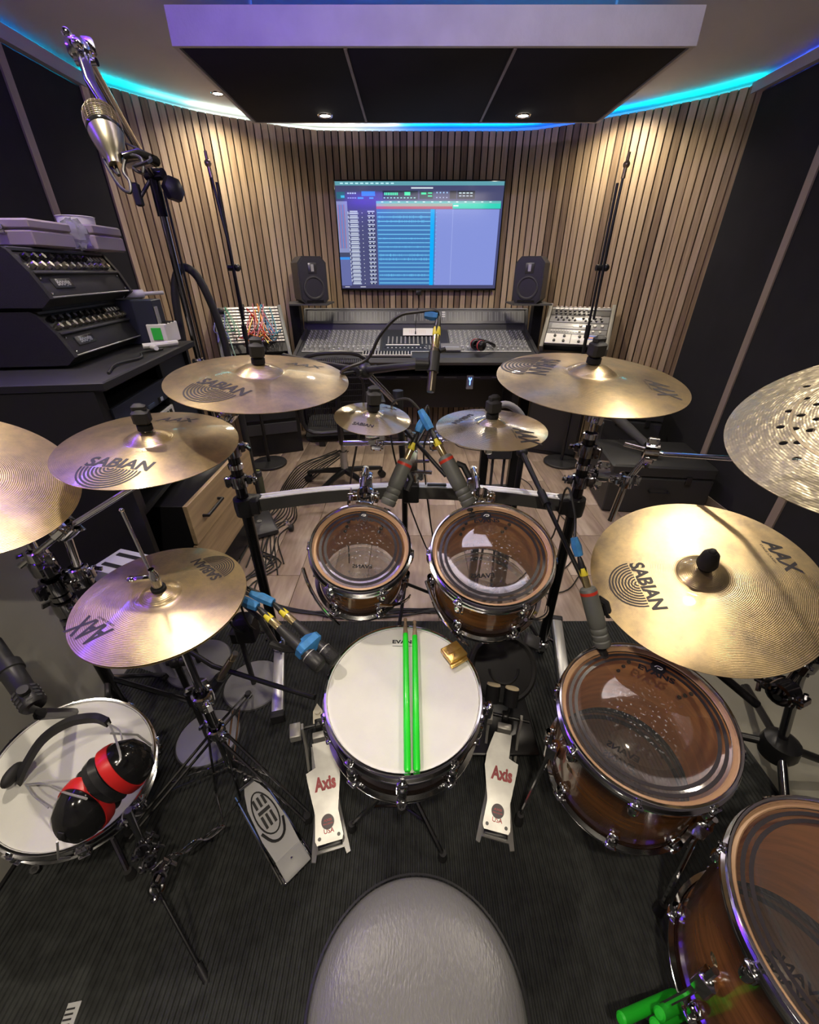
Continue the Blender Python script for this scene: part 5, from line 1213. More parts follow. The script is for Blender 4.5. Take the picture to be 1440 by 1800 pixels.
for p, ax, fw in (((1.05, .79, .60), (1, 0, 0), (0, -1, 0)), ((1.11, .79, .60), (0, 0, 1), (1, -1, 0)), ((1.12, .785, .52), (0, 0, 1), (-1, -1, 0)), ((1.00, .70, .50), (1, .4, 0), (0, -1, .3)), ((1.08, .76, .43), (0, 0, 1), (0, -1, 0)), ((1.16, .82, .64), (1, .3, .2), (0, -1, 0)), ((1.22, .84, .66), (1, .3, .2), (0, 0, 1)), ((.93, .80, .54), (1, 0, -.3), (0, -1, 0))): clampmesh(b, p, ax, fw, 1.15)
b.cyl((.88, .82, .56), (1.12, .78, .52), .010).cyl((1.10, .79, .62), (1.25, .85, .67), .010).cyl((1.11, .78, .50), (.98, .69, .49), .010)
part('stand_clamps', b, dchrome, rw)
lg = MB().tube([(.90, .86, .44), (1.06, .78, .33)], .013, 10); part('cross_leg', lg, blackm, rw)

# ---------------------------------------------------------------- hi-hat stand, clutch and pedal
hs = thing('hi_hat_stand', 'chrome hi-hat stand with a long pull rod and clutch', 'hi-hat stand', (-.56, .70, 0))
nD = V((.05, -.07, 1)).normalized(); cD0 = CD[0]
bt_ = V((-.585, .735, .0)); axis = (cD0-bt_).normalized()
part('pull_rod', MB().cyl(cD0-nD*.02, cD0+V((-.035, .03, .205)), .0034, n=10).ball(cD0+V((-.035, .03, .207)), .0048, 10), chrome, hs)
b = MB(); b.lathe([(.006, 0), (.010, .002), (.010, .035), (.007, .040), (.006, .05)], 14, frame(cD0+nD*.035, nD)); b.box((0, 0, 0), (.0, .0, .0))
FW = frame(cD0+nD*.062, nD, (-1, -.2, 0)); b.box((.022, 0, 0), (.036, .012, .014), FW, ch=.004).ball((.044, 0, 0), .009, 10, (1.2, 1, .8), T=FW)
part('clutch', b, chrome, hs); part('clutch_felts', MB().cyl(cD0+nD*.022, cD0+nD*.034, .015, n=16), felt, hs)
part('upper_tube', MB().cyl(bt_+axis*.30, cD0-nD*.035, .0095, n=14), dchrome, hs); part('seat_cup', MB().lathe([(.01, -.02), (.018, -.012), (.020, -.004), (.018, 0)], 16, frame(cD0-nD*.022, nD)), blackp, hs)
part('lower_tube', MB().cyl(bt_+axis*.06, bt_+axis*.47, .0135, n=16), dchrome, hs)
part('height_clamp', clampmesh(MB(), bt_+axis*.47, axis, (1, -1, 0), 1), chrome, hs); part('memory_lock', memlock(MB(), bt_+axis*.43, axis, .019), chrome, hs); part('leg_collar', clampmesh(MB(), bt_+axis*.30, axis, (1, -.6, 0), .9), chrome, hs)
for a in (100, 215, 335):
    a = math.radians(a); c, s = math.cos(a), math.sin(a); hub = bt_+axis*.30; f = bt_+V((c*.30, s*.30, .028)); sd = V((-s, c, 0))*.011
    l = part('leg', MB().tube([hub+sd, f+sd], .0045, 6).tube([hub-sd, f-sd], .0045, 6), dchrome, hs)
    m_ = hub.lerp(f, .55); part('leg_brace', MB().tube([bt_+axis*.10+sd, m_+sd], .0035, 6).tube([bt_+axis*.10-sd, m_-sd], .0035, 6), chrome, hs)
    part('rubber_foot', MB().cyl(f-V((0, 0, .022)), f+V((0, 0, .01)), .015, .011), rubber, l)
part('pull_chain_frame', MB().tube([bt_+V((-.02, -.01, .28)), bt_+V((-.035, -.06, .03)), bt_+V((.01, -.13, .012)), bt_+V((.05, -.08, .03)), bt_+V((.02, -.01, .28))], .0035, 8), dchrome, hs)

def footpedal(name, label, heel, toe, hz, tz, outline, m, dec, frame_m, group=None, beater=False):
    """outline: half-width pairs along the length 0..1"""
    H = V((heel[0], heel[1], hz)); T = V((toe[0], toe[1], tz)); d = T-H; L = d.length; Y = d.normalized(); X = Y.cross(V((0, 0, 1))).normalized(); Z = X.cross(Y)
    M = Matrix(((X.x, Y.x, Z.x, H.x), (X.y, Y.y, Z.y, H.y), (X.z, Y.z, Z.z, H.z), (0, 0, 0, 1)))
    t = thing(name, label, 'pedal', (H.x, H.y, 0), group)
    left = [(-w0, v*L) for v, w0, w1 in outline]; right = [(w1, v*L) for v, w0, w1 in outline][::-1]
    part('footplate', MB(M).prism((left+right)[::-1], -.004, .004), m, t)
    dec(t, M, L)
    a = math.atan2(d.y, d.x)-PI/2; B = rotz(a, (H.x, H.y, .0)); Lb = math.hypot(d.x, d.y)
    return t, M, L, B, Lb
def axis_pedal(heel, toe, tz, label, mirror):
    ol = [(0, .036, .036), (.04, .041, .041), (.28, .035, .034), (.62, .050, .052), (.70, .052, .050), (.74, .022, .050), (.88, .024, .040), (1.0, .026, .030)]
    if mirror: ol = [(v, b, a) for v, a, b in ol]
    def dec(t, M, L):
        tm = MB(M); text_on(tm, 'Axis', (-.030, L*.50, .0046), (.036, L*.50, .0046), (0, 1, 0), .036, bold=.05); part('red_lettering', tm, redink, t)
        part('round_badge', MB(M).lathe([(.019, .0044), (.019, .0062), (0, .0062)], 24, M @ Matrix.Translation((0, L*.19, 0))), mat('badge_dark', (.05, .02, .03), 0, .4), t)
        tm = MB(M); text_on(tm, 'AXIS', (-.012, L*.19+.001, .0066), (.012, L*.19+.001, .0066), (0, 1, 0), .006, bold=.03); text_on(tm, 'PERCUSSION', (-.014, L*.19-.007, .0066), (.014, L*.19-.007, .0066), (0, 1, 0), .004, bold=.02)
        text_on(tm, 'USA', (-.014, L*.085, .0046), (.016, L*.085, .0046), (0, 1, 0), .012, bold=.02); part('small_lettering', tm, redink, t)
        sc = MB(M)
        for x in (-.028, .028): sc.lathe([(0, .006), (.005, .006), (.005, .004)], 10, M @ Matrix.Translation((x, .014, 0)))
        part('heel_screws', sc, blackm, t)
    t, M, L, B, Lb = footpedal('kick_pedal', label, heel, toe, .030, tz, ol, steel, dec, alu, 'longboard kick pedals')
    part('base_plate', MB(B).prism([(-.056, -.030), (-.044, -.034), (-.040, -.016), (.040, -.016), (.044, -.034), (.056, -.030), (.040, .10), (.040, Lb+.06), (-.040, Lb+.06), (-.040, .10)], .0125, .018), mat('base_alu', (.46, .46, .44), .7, .38), t)
    part('heel_block', MB(B).box((0, .006, .018), (.07, .03, .018), ch=.003), blackm, t)
    for s in (-1, 1):
        part('side_upright', MB(B).prism([(Lb-.02, .0), (Lb+.06, .0), (Lb+.075, .11), (Lb+.055, .17), (Lb+.035, .17), (Lb+.03, .08)], -.004, .004, B @ Matrix(((0, 0, 1, s*.052), (1, 0, 0, 0), (0, 1, 0, 0), (0, 0, 0, 1)))), mat('pedal_plate_white', (.42, .41, .38), .3, .4), t)
    part('cam_axle', MB(B).cyl((-.095 if mirror else -.08, Lb+.05, .15), (.09 if not mirror else .08, Lb+.05, .15), .006, n=10).box((0, Lb+.05, .15), (.022, .024, .04), ch=.004), blackm, t)
    part('cam_bracket', MB(B).box((-.075 if not mirror else -.06, Lb+.04, .155), (.035, .05, .030), ch=.003), mat('pedal_plate_white'), t); part('hinge_block', MB(B).box((.0, Lb+.02, .125), (.045, .022, .04), ch=.003), mat('pedal_plate_white'), t)
    return t, B, Lb
hL, tL = pz(580, 1481, .03), pz(563, 1305, .13)
pL = axis_pedal((hL.x, hL.y), (tL.x, tL.y), .13, 'silver longboard kick pedal with red lettering, left of the snare drum', False)
hR, tR = pz(872, 1462, .03), pz(886, 1290, .13)
pR = axis_pedal((hR.x, hR.y), (tR.x, tR.y), .13, 'silver longboard kick pedal with red lettering, right of the snare drum', True)
B, Lb = pR[1], pR[2]
for x in (-.052, .010):
    bt = part('beater', MB(B).cyl((x, Lb+.05, .15), (x, Lb+.085, .215), .0035).cyl((x, Lb+.06, .200), (x, Lb+.094, .245), .024, .024, 24), dgrey if x > 9 else blackm, pR[0], label='beater')
    part('beater_face', MB(B).cyl((x, Lb+.058, .2455), (x, Lb+.094, .2465), .0, n=3, cap=False).lathe([(.0238, 0), (.022, .004), (0, .005)], 24, B @ frame((x, Lb+.094, .245), (0, .034, .045))), mat('cream_felt', (.62, .52, .34), 0, .8), bt)
part('plate_bracket', MB(pL[1]).prism([(-.018, pL[2]+.05), (.018, pL[2]+.05), (.016, pL[2]+.105), (0, pL[2]+.135), (-.016, pL[2]+.105)], .14, .146).cyl((0, pL[2]+.10, .146), (0, pL[2]+.10, .151), .010, n=14), mat('pedal_plate_cream', (.62, .58, .46), .2, .4), pL[0])
# hi-hat pedal
hh, ht = pz(512, 1508, .025), pz(440, 1385, .07)
def dech(t, M, L):
    b = MB(M); ring = []
    for k in range(28):
        a = 2*PI*k/28; ring.append((.030*math.cos(a)*(1-.12*math.sin(a)), L*.60+L*.27*math.sin(a), .0052))
    b.tube(ring, .0022, 6, closed=True)
    b.tube([(-.034, L*.42, .005), (-.020, L*.28, .005), (0, L*.235, .005), (.020, L*.28, .005), (.034, L*.42, .005)], .004, 6, 3)
    for k in range(3): b.box((-.014+.014*k, L*.74, .0055), (.007, .030, .003)); b.box((-.014+.014*k, L*.50, .0055), (.007, .036, .003))
    b.box((0, L*.62, .0055), (.036, .010, .003)); part('tread_pattern', b, mat('tread_black', (.02, .02, .02), 0, .6), t)
    part('heel_plate', MB(M).box((0, -.012, .001), (.078, .058, .012), ch=.004), mat('pedal_plate_grey', (.30, .30, .27), .4, .45), t)
    part('heel_pin', MB(M).ball((0, -.004, .009), .004, 8), chrome, t)
hp = footpedal('hi_hat_pedal', 'grey hi-hat foot pedal with a black oval tread pattern', (hh.x, hh.y), (ht.x, ht.y), .030, .085, [(0, .037, .037), (.35, .042, .042), (.75, .036, .036), (.93, .024, .024), (1, .016, .016)], mat('pedal_plate_grey'), dech, chrome)
part('side_rails', MB(hp[3]).tube([(-.047, -.03, .012), (-.044, hp[4]+.04, .012)], .004, 6).tube([(.047, -.03, .012), (.044, hp[4]+.04, .012)], .004, 6).box((0, -.01, .010), (.09, .06, .016), ch=.003), dchrome, hp[0])
part('toe_link', MB(hp[3]).box((0, hp[4]+.01, .10), (.02, .016, .04), ch=.003).cyl((-.03, hp[4]+.0, .10), (.03, hp[4]+.0, .10), .005), dchrome, hp[0])

# ---------------------------------------------------------------- snare stands
def snare_stand(C, M, R, dp, label, z0):
    t = thing('snare_stand', label, 'snare stand', (C.x, C.y, 0)); hub = M @ V((0, 0, -dp-.075))
    part('basket_hub', MB().ball(hub, .024, 14, (1, 1, .8)), chrome, t)
    for a in (30, 150, 270):
        a = math.radians(a); e = M @ V(((R+.003)*math.cos(a), (R+.003)*math.sin(a), -dp-.004)); p = M @ V(((R+.006)*math.cos(a), (R+.006)*math.sin(a), -dp+.03))
        l = part('basket_arm', MB().tube([hub, e, p], .0055, 8), chrome, t); part('rubber_grip', MB().tube([e, p], .009, 8), rubber, l)
    g = V((hub.x, hub.y, 0)); part('centre_tube', MB().cyl((g.x, g.y, .05), hub, .012, n=14), dchrome, t)
    b = MB(); clampmesh(b, (g.x, g.y, hub.z*.62), (0, 0, 1), (0, -1, 0), .9); part('height_clamp', b, chrome, t)
    for a in (75, 195, 315):
        a = math.radians(a); f = g+V((.16*math.cos(a), .16*math.sin(a), .035)); l = part('leg', MB().tube([g+V((0, 0, min(.24, hub.z*.7))), f], .0075, 8).tube([g+V((0, 0, .06)), (g+V((0, 0, .2))).lerp(f, .55)], .005, 6), dchrome, t)
        part('rubber_foot', MB().cyl(f-V((0, 0, .02)), f+V((0, 0, .01)), .014, .010), rubber, l)
snare_stand(V((-.014, .603, 0)), MS, .185, .145, 'chrome basket stand under the main snare drum', 0)
snare_stand(V((-.815, .545, 0)), MS2, .172, .125, 'low chrome stand under the side snare', 0)

# ---------------------------------------------------------------- sticks, gold block
def stick(p0, p1, label, grp, m=green, tip=True, r=.0072):
    p0, p1 = V(p0), V(p1); d = (p1-p0).normalized(); L = (p1-p0).length; T = frame(p0, d, (0, 0, 1)); t = thing('drumstick', label, 'drumstick', p0, grp)
    part('painted_shaft', MB(T).lathe([(0, 0), (r*.7, .001), (r, .005), (r, L*.78), (r*.93, L*.86)], 16, T), m, t)
    if tip: part('bare_tip', MB(T).lathe([(r*.93, L*.86), (r*.55, L*.945), (r*.42, L*.965), (r*.66, L*.975), (r*.62, L*.99), (0, L)], 16, T), tipw, t)
    else: part('plain_end', MB(T).lathe([(r*.93, L*.86), (0, L)], 12, T), m, t)
    return t
def onhead(px, py, lift):
    Mi = MS.inverted(); o = Mi @ V((0, 0, CH)); d = Mi.to_3x3() @ ray(px, py); k = (lift-o.z)/d.z; return MS @ (o+d*k)
stick(onhead(716.5, 1358, .0085), onhead(712.5, 1086, .0085), 'left one of two neon green drumsticks lying on the white snare head', 'green drumsticks')
stick(onhead(733, 1357, .0085), onhead(729, 1090, .0085), 'right one of two neon green drumsticks lying on the white snare head', 'green drumsticks')
g = onhead(798, 1147, .012); GM = Matrix.Translation(g) @ MS.to_3x3().to_4x4() @ Matrix.Rotation(math.radians(32), 4, 'Z')
gt = thing('drum_damper', 'square gold damper block clipped on the snare rim', 'drum damper', g)
part('gold_body', MB(GM).box((0, 0, 0), (.050, .046, .014), ch=.003), gold, gt)
part('front_fold', MB(GM).box((-.004, -.026, -.004), (.050, .010, .008), ch=.002), gold, gt)
st_ = []
for k in range(10): rr_ = .016 if k % 2 == 0 else .006; a = PI/2+PI*k/5; st_.append((rr_*math.cos(a), rr_*math.sin(a)))
part('raised_star', MB(GM).prism(st_, .0068, .0082).box((0, 0, .0085), (.034, .005, .002)), gold, gt)
# sticks in the bag behind the large floor tom
for (a, b, lab) in (((1090, 1792), (1190, 1747), 'uppermost green stick butt at the bottom right'), ((1158, 1783), (1215, 1755), 'middle green stick butt at the bottom right'), ((1150, 1803), (1210, 1775), 'lowest green stick butt at the bottom right')):
    p = pt(*a, .83); q = pt(*b, .93); d = (q-p).normalized(); stick(p, p+d*.24, lab+', beside the largest floor tom', 'green sticks in the bag', greenm, False, .0115)
bg = pt(1215, 1800, .93); sbt = thing('stick_bag', 'black stick bag hanging by the largest floor tom', 'bag', bg)
part('bag_body', MB(rotz(.5, bg)).box((.13, .05, -.04), (.16, .05, .12), ch=.012), rubber, sbt)

# ---------------------------------------------------------------- throne
th = thing('drum_throne', 'round black leather drum throne in the foreground', 'stool', (.012, .152, 0)); TM = Matrix.Translation((.012, .150, 0)); R = .171
part('cushion', MB().lathe([(R-.004, .40), (R, .41), (R, .472), (R-.003, .482), (R-.012, .492), (R-.03, .501), (R-.06, .507), (R*.4, .511), (0, .512)], 80), leather, th, TM)
part('seam_piping', MB().lathe([(R, .481), (R+.0025, .483), (R+.002, .486), (R-.002, .4875)], 80), blackp, th, TM)
part('seat_base', MB().lathe([(0, .395), (R-.01, .395), (R-.004, .402)], 48), blackm, th, TM)
part('centre_post', MB().cyl((.012, .15, .12), (.012, .15, .40), .016, n=16), chrome, th)
for a in (60, 180, 300):
    a = math.radians(a); c, s = math.cos(a), math.sin(a); l = part('leg', MB().tube([(.012+c*.02, .15+s*.02, .26), (.012+c*.25, .15+s*.25, .03)], .008, 8), dchrome, th); part('rubber_foot', MB().ball((.012+c*.25, .15+s*.25, .019), .018, 10), rubber, l)

# ---------------------------------------------------------------- bass drum trigger between the pedals
kt = thing('kick_pad', 'round black kick pad behind the pedals, under the larger rack tom', 'kick pad', (.20, 1.02, 0))
kc = pz(885, 1175, .27); KF = frame(kc, (0, -.72, .70), (1, 0, 0))
part('pad_shell', MB().lathe([(.0, -.09), (.10, -.09), (.115, -.07), (.118, .0), (.108, .012), (.10, .006)], 48), rubber, kt, KF)
part('pad_face', MB().lathe([(.10, .004), (.05, .006), (0, .006)], 40), blackp, kt, KF); part('pad_ridge', MB().lathe([(.045, .007), (.050, .013), (.055, .007)], 32, a0=PI, a1=2*PI), rubber, kt, KF)
for s in (-1, 1): part('pad_leg', MB().tube([kc+V((s*.07, .04, -.06)), V((kc.x+s*.10, kc.y+.10, .012))], .013, 10), blackm, kt)
part('frame_plate', MB().box((kc.x, kc.y-.06, .035), (.24, .22, .014), ch=.004), blackm, kt)
gb = thing('grey_bracket', 'small dark grey block beside the rack foot under the larger rack tom', 'bracket', pz(935, 1128, .2)); part('bracket_body', MB(frame(pz(935, 1128, .22), (.2, -.5, .8), (1, -.4, 0))).box((0, 0, 0), (.055, .05, .03), ch=.003), dgrey, gb)
part('bracket_arm', MB().tube([pz(935, 1128, .22), V((.42, 1.15, .012))], .008, 8), blackm, gb)

# ================================================================ microphones
def xlr(parent, p, d, tape=True, ringc=yellow, s=1.0, body=brass):
    """connector at p pointing along d, with a crown-shaped yellow ring and blue tape on the cable"""
    d = V(d).normalized(); F = frame(p, d, (0, 0, 1) if abs(d.z) < .9 else (1, 0, 0)); S_ = F @ Matrix.Scale(s, 4)
    c = part('connector', MB().lathe([(0, 0), (.0092, 0), (.0095, .004), (.0095, .030), (.0088, .034)], 18, S_), body, parent)
    part('colour_ring', MB().lathe([(.0098, .032), (.0102, .034), (.0096, .046), (.0085, .052)], 18, S_), ringc, c)
    b = MB()
    for k in range(4): b.add([V((.0104*math.cos(a), .0104*math.sin(a), z)) for a, z in ((PI/2*k-.35, .053), (PI/2*k+.35, .053), (PI/2*k, .036))], [(0, 1, 2)], T=S_)
    b.lathe([(.0086, .050), (.0075, .064), (.0055, .078), (.0035, .082)], 16, S_); part('strain_boot', b, blackp, c)
    return F @ V((0, 0, .08*s))
def clipmic(label, nose, tail, rim):
    nose, tail = V(nose), V(tail); d = (tail-nose).normalized(); F = frame(nose, d, (1, 0, 0)); L = (tail-nose).length-.035
    t = thing('tom_microphone', label, 'microphone', nose, 'grey tom microphones')
    part('mic_body', MB().lathe([(0, 0), (.018, .001), (.021, .006), (.021, .016), (.0185, .019), (.0205, .022), (.0205, .032), (.018, .035), (.020, .038), (.020, .048), (.018, .051), (.0205, .056), (.0215, .075), (.021, L-.012)], 28, F), greymic, t)
    part('red_ring', MB().lathe([(.0212, L-.013), (.0212, L-.005)], 28, F), mat('red_ring', (.55, .04, .02), 0, .4), t)
    part('mic_shoulder', MB().lathe([(.021, L-.005), (.0185, L+.002), (.011, L+.006), (0, L+.006)], 28, F), greymic, t)
    b = MB(); side = F @ V((.022, 0, L*.55)); side2 = F @ V((.028, .004, L*.55-.01)); b.tube([F @ V((.02, 0, L*.8)), F @ V((.034, 0, L*.7)), F @ V((.034, 0, L*.45))], .009, 8); part('shell_clip', b, blackp, t)
    e = xlr(t, nose+d*(L+.004), d); part('rim_clip', MB().tube([nose+V((0, 0, -.012)), V(rim)], .010, 8), blackp, t)
    return e, d, t
def lead(pts, label, r=.0032, tape=None, m=cablem):
    c = thing('microphone_cable', label, 'cable', pts[0]); part('cable_run', MB().tube([V(p) for p in pts], r, 7, 6), m, c)
    if tape: a, b = V(tape[0]), V(tape[1]); part('blue_tape', MB().tube([a, a.lerp(b, .5), b], [.011, .013, .009], 7), blue, c)
    return c
e, d, _ = clipmic('grey tom microphone with a red ring, leaning right over the smaller rack tom', (-.062, .985, .912), (.003, 1.060, 1.045), (-.07, .97, .885))
lead([e, e+d*.03, (.05, 1.12, 1.15), (.06, 1.22, 1.05), (.05, 1.33, .90), (.10, 1.42, .5), (.2, 1.6, .01)], 'cable of the left rack tom microphone', tape=(e+d*.004, e+d*.045))
e, d, _ = clipmic('grey tom microphone with a red ring, leaning left over the larger rack tom', (.165, .975, .918), (.080, 1.052, 1.060), (.175, .97, .885))
lead([e, e+d*.05, (-.01, 1.12, 1.17), (-.06, 1.20, 1.10), (-.03, 1.36, .80), (.12, 1.5, .3), (.3, 1.62, .01)], 'cable of the right rack tom microphone', tape=(e+d*.002, e+d*.06))
e, d, _ = clipmic('grey microphone with a red ring over the floor tom under the ride', (.488, .718, .655), (.436, .800, .815), (.50, .715, .622))
lead([e, e+d*.04, (.43, .92, .93), (.47, 1.10, .90), (.58, 1.40, .50), (.55, 1.7, .02), (.5, 1.9, .008)], 'cable of the floor tom microphone beside the rack post', tape=(e+d*.004, e+d*.05))
# thin crossing rods holding the rack tom mics
rd = thing('microphone_rods', 'two thin black rods crossing between the rack tom microphones', 'bracket', (.01, 1.2, 1.0))
part('rod', MB().cyl((-.045, 1.03, .955), (.06, 1.22, 1.075), .006), blackm, rd); part('rod', MB().cyl((.10, 1.02, .985), (-.05, 1.19, 1.10), .006), blackm, rd)
part('rod_joint', MB().ball((.008, 1.335, .985), .013, 10).cyl((.0, 1.20, 1.05), (.008, 1.33, .985), .006), blackm, rd)
# taped pair on the snare
N0, T0 = pt(592, 1163, .955), pt(500, 1078, 1.0)
pr_ = thing('snare_microphones', 'two black microphones taped together with blue tape at the snare rim', 'microphone', N0)
d = (T0-N0).normalized(); sd = d.cross(V((0, 0, 1))).normalized()
for k, o in enumerate((V((0, 0, 0)), sd*-.036+V((0, 0, .004)))):
    n0 = N0+o+d*(.0 if k == 0 else .012); F = frame(n0, d, (0, 0, 1))
    mb_ = part('mic_body', MB().lathe([(0, 0), (.013, .001), (.0165, .006), (.0172, .030), (.0172, .040), (.0145, .046), (.0125, .060), (.0118, .10), (.0102, .135), (.0095, .14)] if k == 0 else [(0, 0), (.014, .002), (.0185, .012), (.0185, .035), (.014, .05), (.0125, .10), (.0100, .135), (.0095, .14)], 24, F), mat('mic_black', (.028, .028, .03), .2, .4), pr_)
    part('mic_grille', MB().lathe([(0, -.0006), (.0125, .0006), (.0170, .006), (.0176, .028)], 24, F), mat('mic_grille_dark', (.02, .02, .02), .3, .6, bump=1, bscale=500), mb_)
    part('silver_band', MB().lathe([(.0178, .0405), (.0178, .0425)], 24, F), silver, mb_)
    e = xlr(pr_, n0+d*.137, d, s=.95)
    q = gl(300+60*k, 1010) if 0 else e+V((-.10, .06, -.06))
    lead([e, e+d*.03, e+d*.05+V((-.06, .02, -.01)), e+V((-.14, .12, -.20)), V((-.55, 1.15, .25)), V((-.72, 1.45, .008))], ['cable of the lower snare microphone', 'cable of the upper snare microphone'][k], tape=(e+d*.002, e+d*.04+V((-.03, .0, 0))))
tm_c = N0+d*.075-sd*.018; F = frame(tm_c, d, sd)
part('blue_tape_wrap', MB().box((0, 0, 0), (.064, .044, .044), F, ch=.014), blue, pr_)
part('arm_clip', MB().tube([tm_c+V((-.012, 0, -.015)), tm_c+V((-.06, .015, -.03)), tm_c+V((-.10, .03, -.03))], .009, 8), blackp, pr_)
# low boom stands at the left, on round bases
def low_stand(px, py, h, label, boom, dia=.12, join=None):
    b0 = pz(px, py, 0); t = thing('low_microphone_stand', label, 'microphone stand', b0)
    part('round_base', MB().lathe([(0, .020), (dia*.95, .018), (dia, .012), (dia, .003), (dia-.004, .001), (0, .001)], 36, Matrix.Translation(b0)), mat('base_grey', (.22, .22, .23), .3, .32), t)
    part('base_rim', MB().lathe([(dia+.003, .002), (dia+.004, .012), (dia-.001, .016)], 36, Matrix.Translation(b0)), rubber, t)
    part('stand_tube', MB().cyl(b0+V((0, 0, .01)), b0+V((0, 0, h)), .010), blackm, t)
    part('clutch', MB().cyl(b0+V((0, 0, h*.5)), b0+V((0, 0, h*.5+.06)), .016), blackp, t)
    b = MB(); b.tube([V(p) for p in boom], .0075, 10); b.ball(b0+V((0, 0, h)), .022, 10); b.cyl(b0+V((-.025, 0, h)), b0+V((.03, 0, h)), .014); part('boom_arm', b, blackm, t)
    return t, b0
s1, b1 = low_stand(448, 1206, .55, 'low boom stand on a grey disc base beside the left rack foot', [(-.76, 1.00, .60), (-.63, 1.06, .56), (-.42, .84, .63), tm_c+V((-.09, .03, -.03))])
s2, b2 = low_stand(368, 1300, .42, 'second low stand on a round grey base behind the hi-hat stand', [(-.80, .96, .42), (-.60, .84, .43), (-.36, .78, .40), (-.27, .74, .42)], .11)
s3, b3 = low_stand(352, 1168, .50, 'third low stand on a dark round base below the hi-hat', [(-.98, 1.12, .46), (-.80, 1.12, .51), (-.55, .98, .55)], .13)
b = MB(); b.box((-.515, .93, .50), (.06, .06, .10), ch=.012).box((-.56, .96, .44), (.05, .05, .06), ch=.01); part('tilt_head', b, blackp, s3)
m2 = thing('under_snare_microphone', 'bronze-ended slim microphone below the hi-hat', 'microphone', pt(405, 1160, 1.15)); part('mic_body', MB().cyl(pt(388, 1190, 1.16), pt(408, 1158, 1.12), .010, .010).cyl(pt(408, 1158, 1.12), pt(414, 1148, 1.11), .008), mat('bronze_mic', (.40, .33, .24), .9, .28), m2)
part('mic_holder', MB().tube([pt(388, 1190, 1.16), pt(370, 1215, 1.2), pt(352, 1200, 1.25)], .016, 8), blackp, m2)
# side snare microphone at the left edge
m3 = thing('side_snare_microphone', 'large black microphone over the side snare at the left edge', 'microphone', pt(60, 1235, .8))
a, c = pt(62, 1243, .86), pt(-15, 1130, .92); dd = (c-a).normalized(); F = frame(a, dd, (0, 0, 1))
part('mic_body', MB().lathe([(0, 0), (.020, .001), (.023, .006), (.023, .045), (.020, .05), (.021, .10), (.022, .104), (.025, .106), (.025, .128), (.018, .132), (.018, .20), (0, .20)], 24, F), blackp, m3)
sl = MB()
for k in range(4):
    for j in range(8): sl.box((.0232, 0, .012+k*.010), (.0012, .010, .005), T=F @ Matrix.Rotation(2*PI*j/8, 4, 'Z'))
part('body_slots', sl, dgrey, m3); part('rim_clip', MB().tube([F @ V((0, 0, .0)), F @ V((0, 0, -.02)), V((-.90, .68, .44))], .012, 8), blackp, m3)
part('side_knob', MB().cyl(F @ V((.02, 0, .03)), F @ V((.038, 0, .03)), .010), blackp, m3)

# overhead pencil microphone over the console side
om = thing('overhead_microphone', 'slim bronze microphone pointing down in front of the console', 'microphone', pt(763, 640, 1.0))
mt_, mb2 = pt(765, 612, 1.02), pt(757, 690, 1.02); dd = (mt_-mb2).normalized(); Lm = (mt_-mb2).length; F = frame(mb2, dd, (1, 0, 0))
part('mic_body', MB().lathe([(0, 0), (.0095, .001), (.0105, .006), (.0105, Lm*.55), (.0115, Lm*.56), (.0115, Lm*.98), (.009, Lm)], 22, F), mat('mic_bronze_dark', (.13, .11, .085), .8, .3), om)
part('clip', MB().lathe([(.0118, Lm*.45), (.0145, Lm*.46), (.0145, Lm*.9), (.0118, Lm*.91)], 20, F), blackp, om)
part('clip_knob', MB().cyl(F @ V((-.012, 0, Lm*.62)), F @ V((-.045, 0, Lm*.60)), .014, .016).cyl(F @ V((.012, .0, Lm*.95)), F @ V((.026, 0, Lm*1.0)), .006), blackp, om)
e = xlr(om, mt_, dd, s=1.0, body=mat('gold_connector', (.75, .62, .30), .9, .22))
lead([e, e+V((-.008, 0, .012)), pt(735, 548, 1.03), pt(700, 556, 1.05), pt(668, 590, 1.08), pt(645, 632, 1.12), pt(600, 655, 1.15), pt(640, 690, 1.3), V((-.30, 1.75, .5)), V((-.35, 1.9, .01))], 'cable arching from the overhead microphone to the left', .0045, tape=(e+V((0, 0, 0)), pt(748, 553, 1.03)))
ob = thing('boom_stand', 'black boom stand holding the overhead microphone', 'microphone stand', (-.20, 1.45, 0))
J = pt(642, 652, 1.20)
part('boom_arm', MB().tube([pt(742, 642, 1.02), pt(700, 645, 1.08), J, pt(560, 640, 1.42), pt(500, 628, 1.62)], [.008, .009, .011, .012, .016], 10), blackm, ob)
part('boom_joint', MB().ball(J, .024, 12).cyl(J+V((-.02, -.02, .0)), J+V((.03, .03, .0)), .012), blackp, ob)
K = pt(700, 712, 1.42); K2 = V((K.x+.02, K.y+.06, .75))
part('chrome_tube', MB().cyl(J, K, .009, n=14), dchrome, ob); part('stand_tube', MB().tube([K, K2, V((K2.x, K2.y, .20))], .012, 10), blackm, ob)
part('clutch', MB().cyl(K+V((0, 0, -.02)), K+V((0, 0, .05)), .018), blackp, ob)
for a in (20, 140, 260):
    a = math.radians(a); l = part('leg', MB().tube([V((K2.x, K2.y, .22)), V((K2.x+.26*math.cos(a), K2.y+.26*math.sin(a), .02))], .008, 8), blackm, ob); part('rubber_foot', MB().ball((K2.x+.26*math.cos(a), K2.y+.26*math.sin(a), .016), .016, 8), rubber, l)
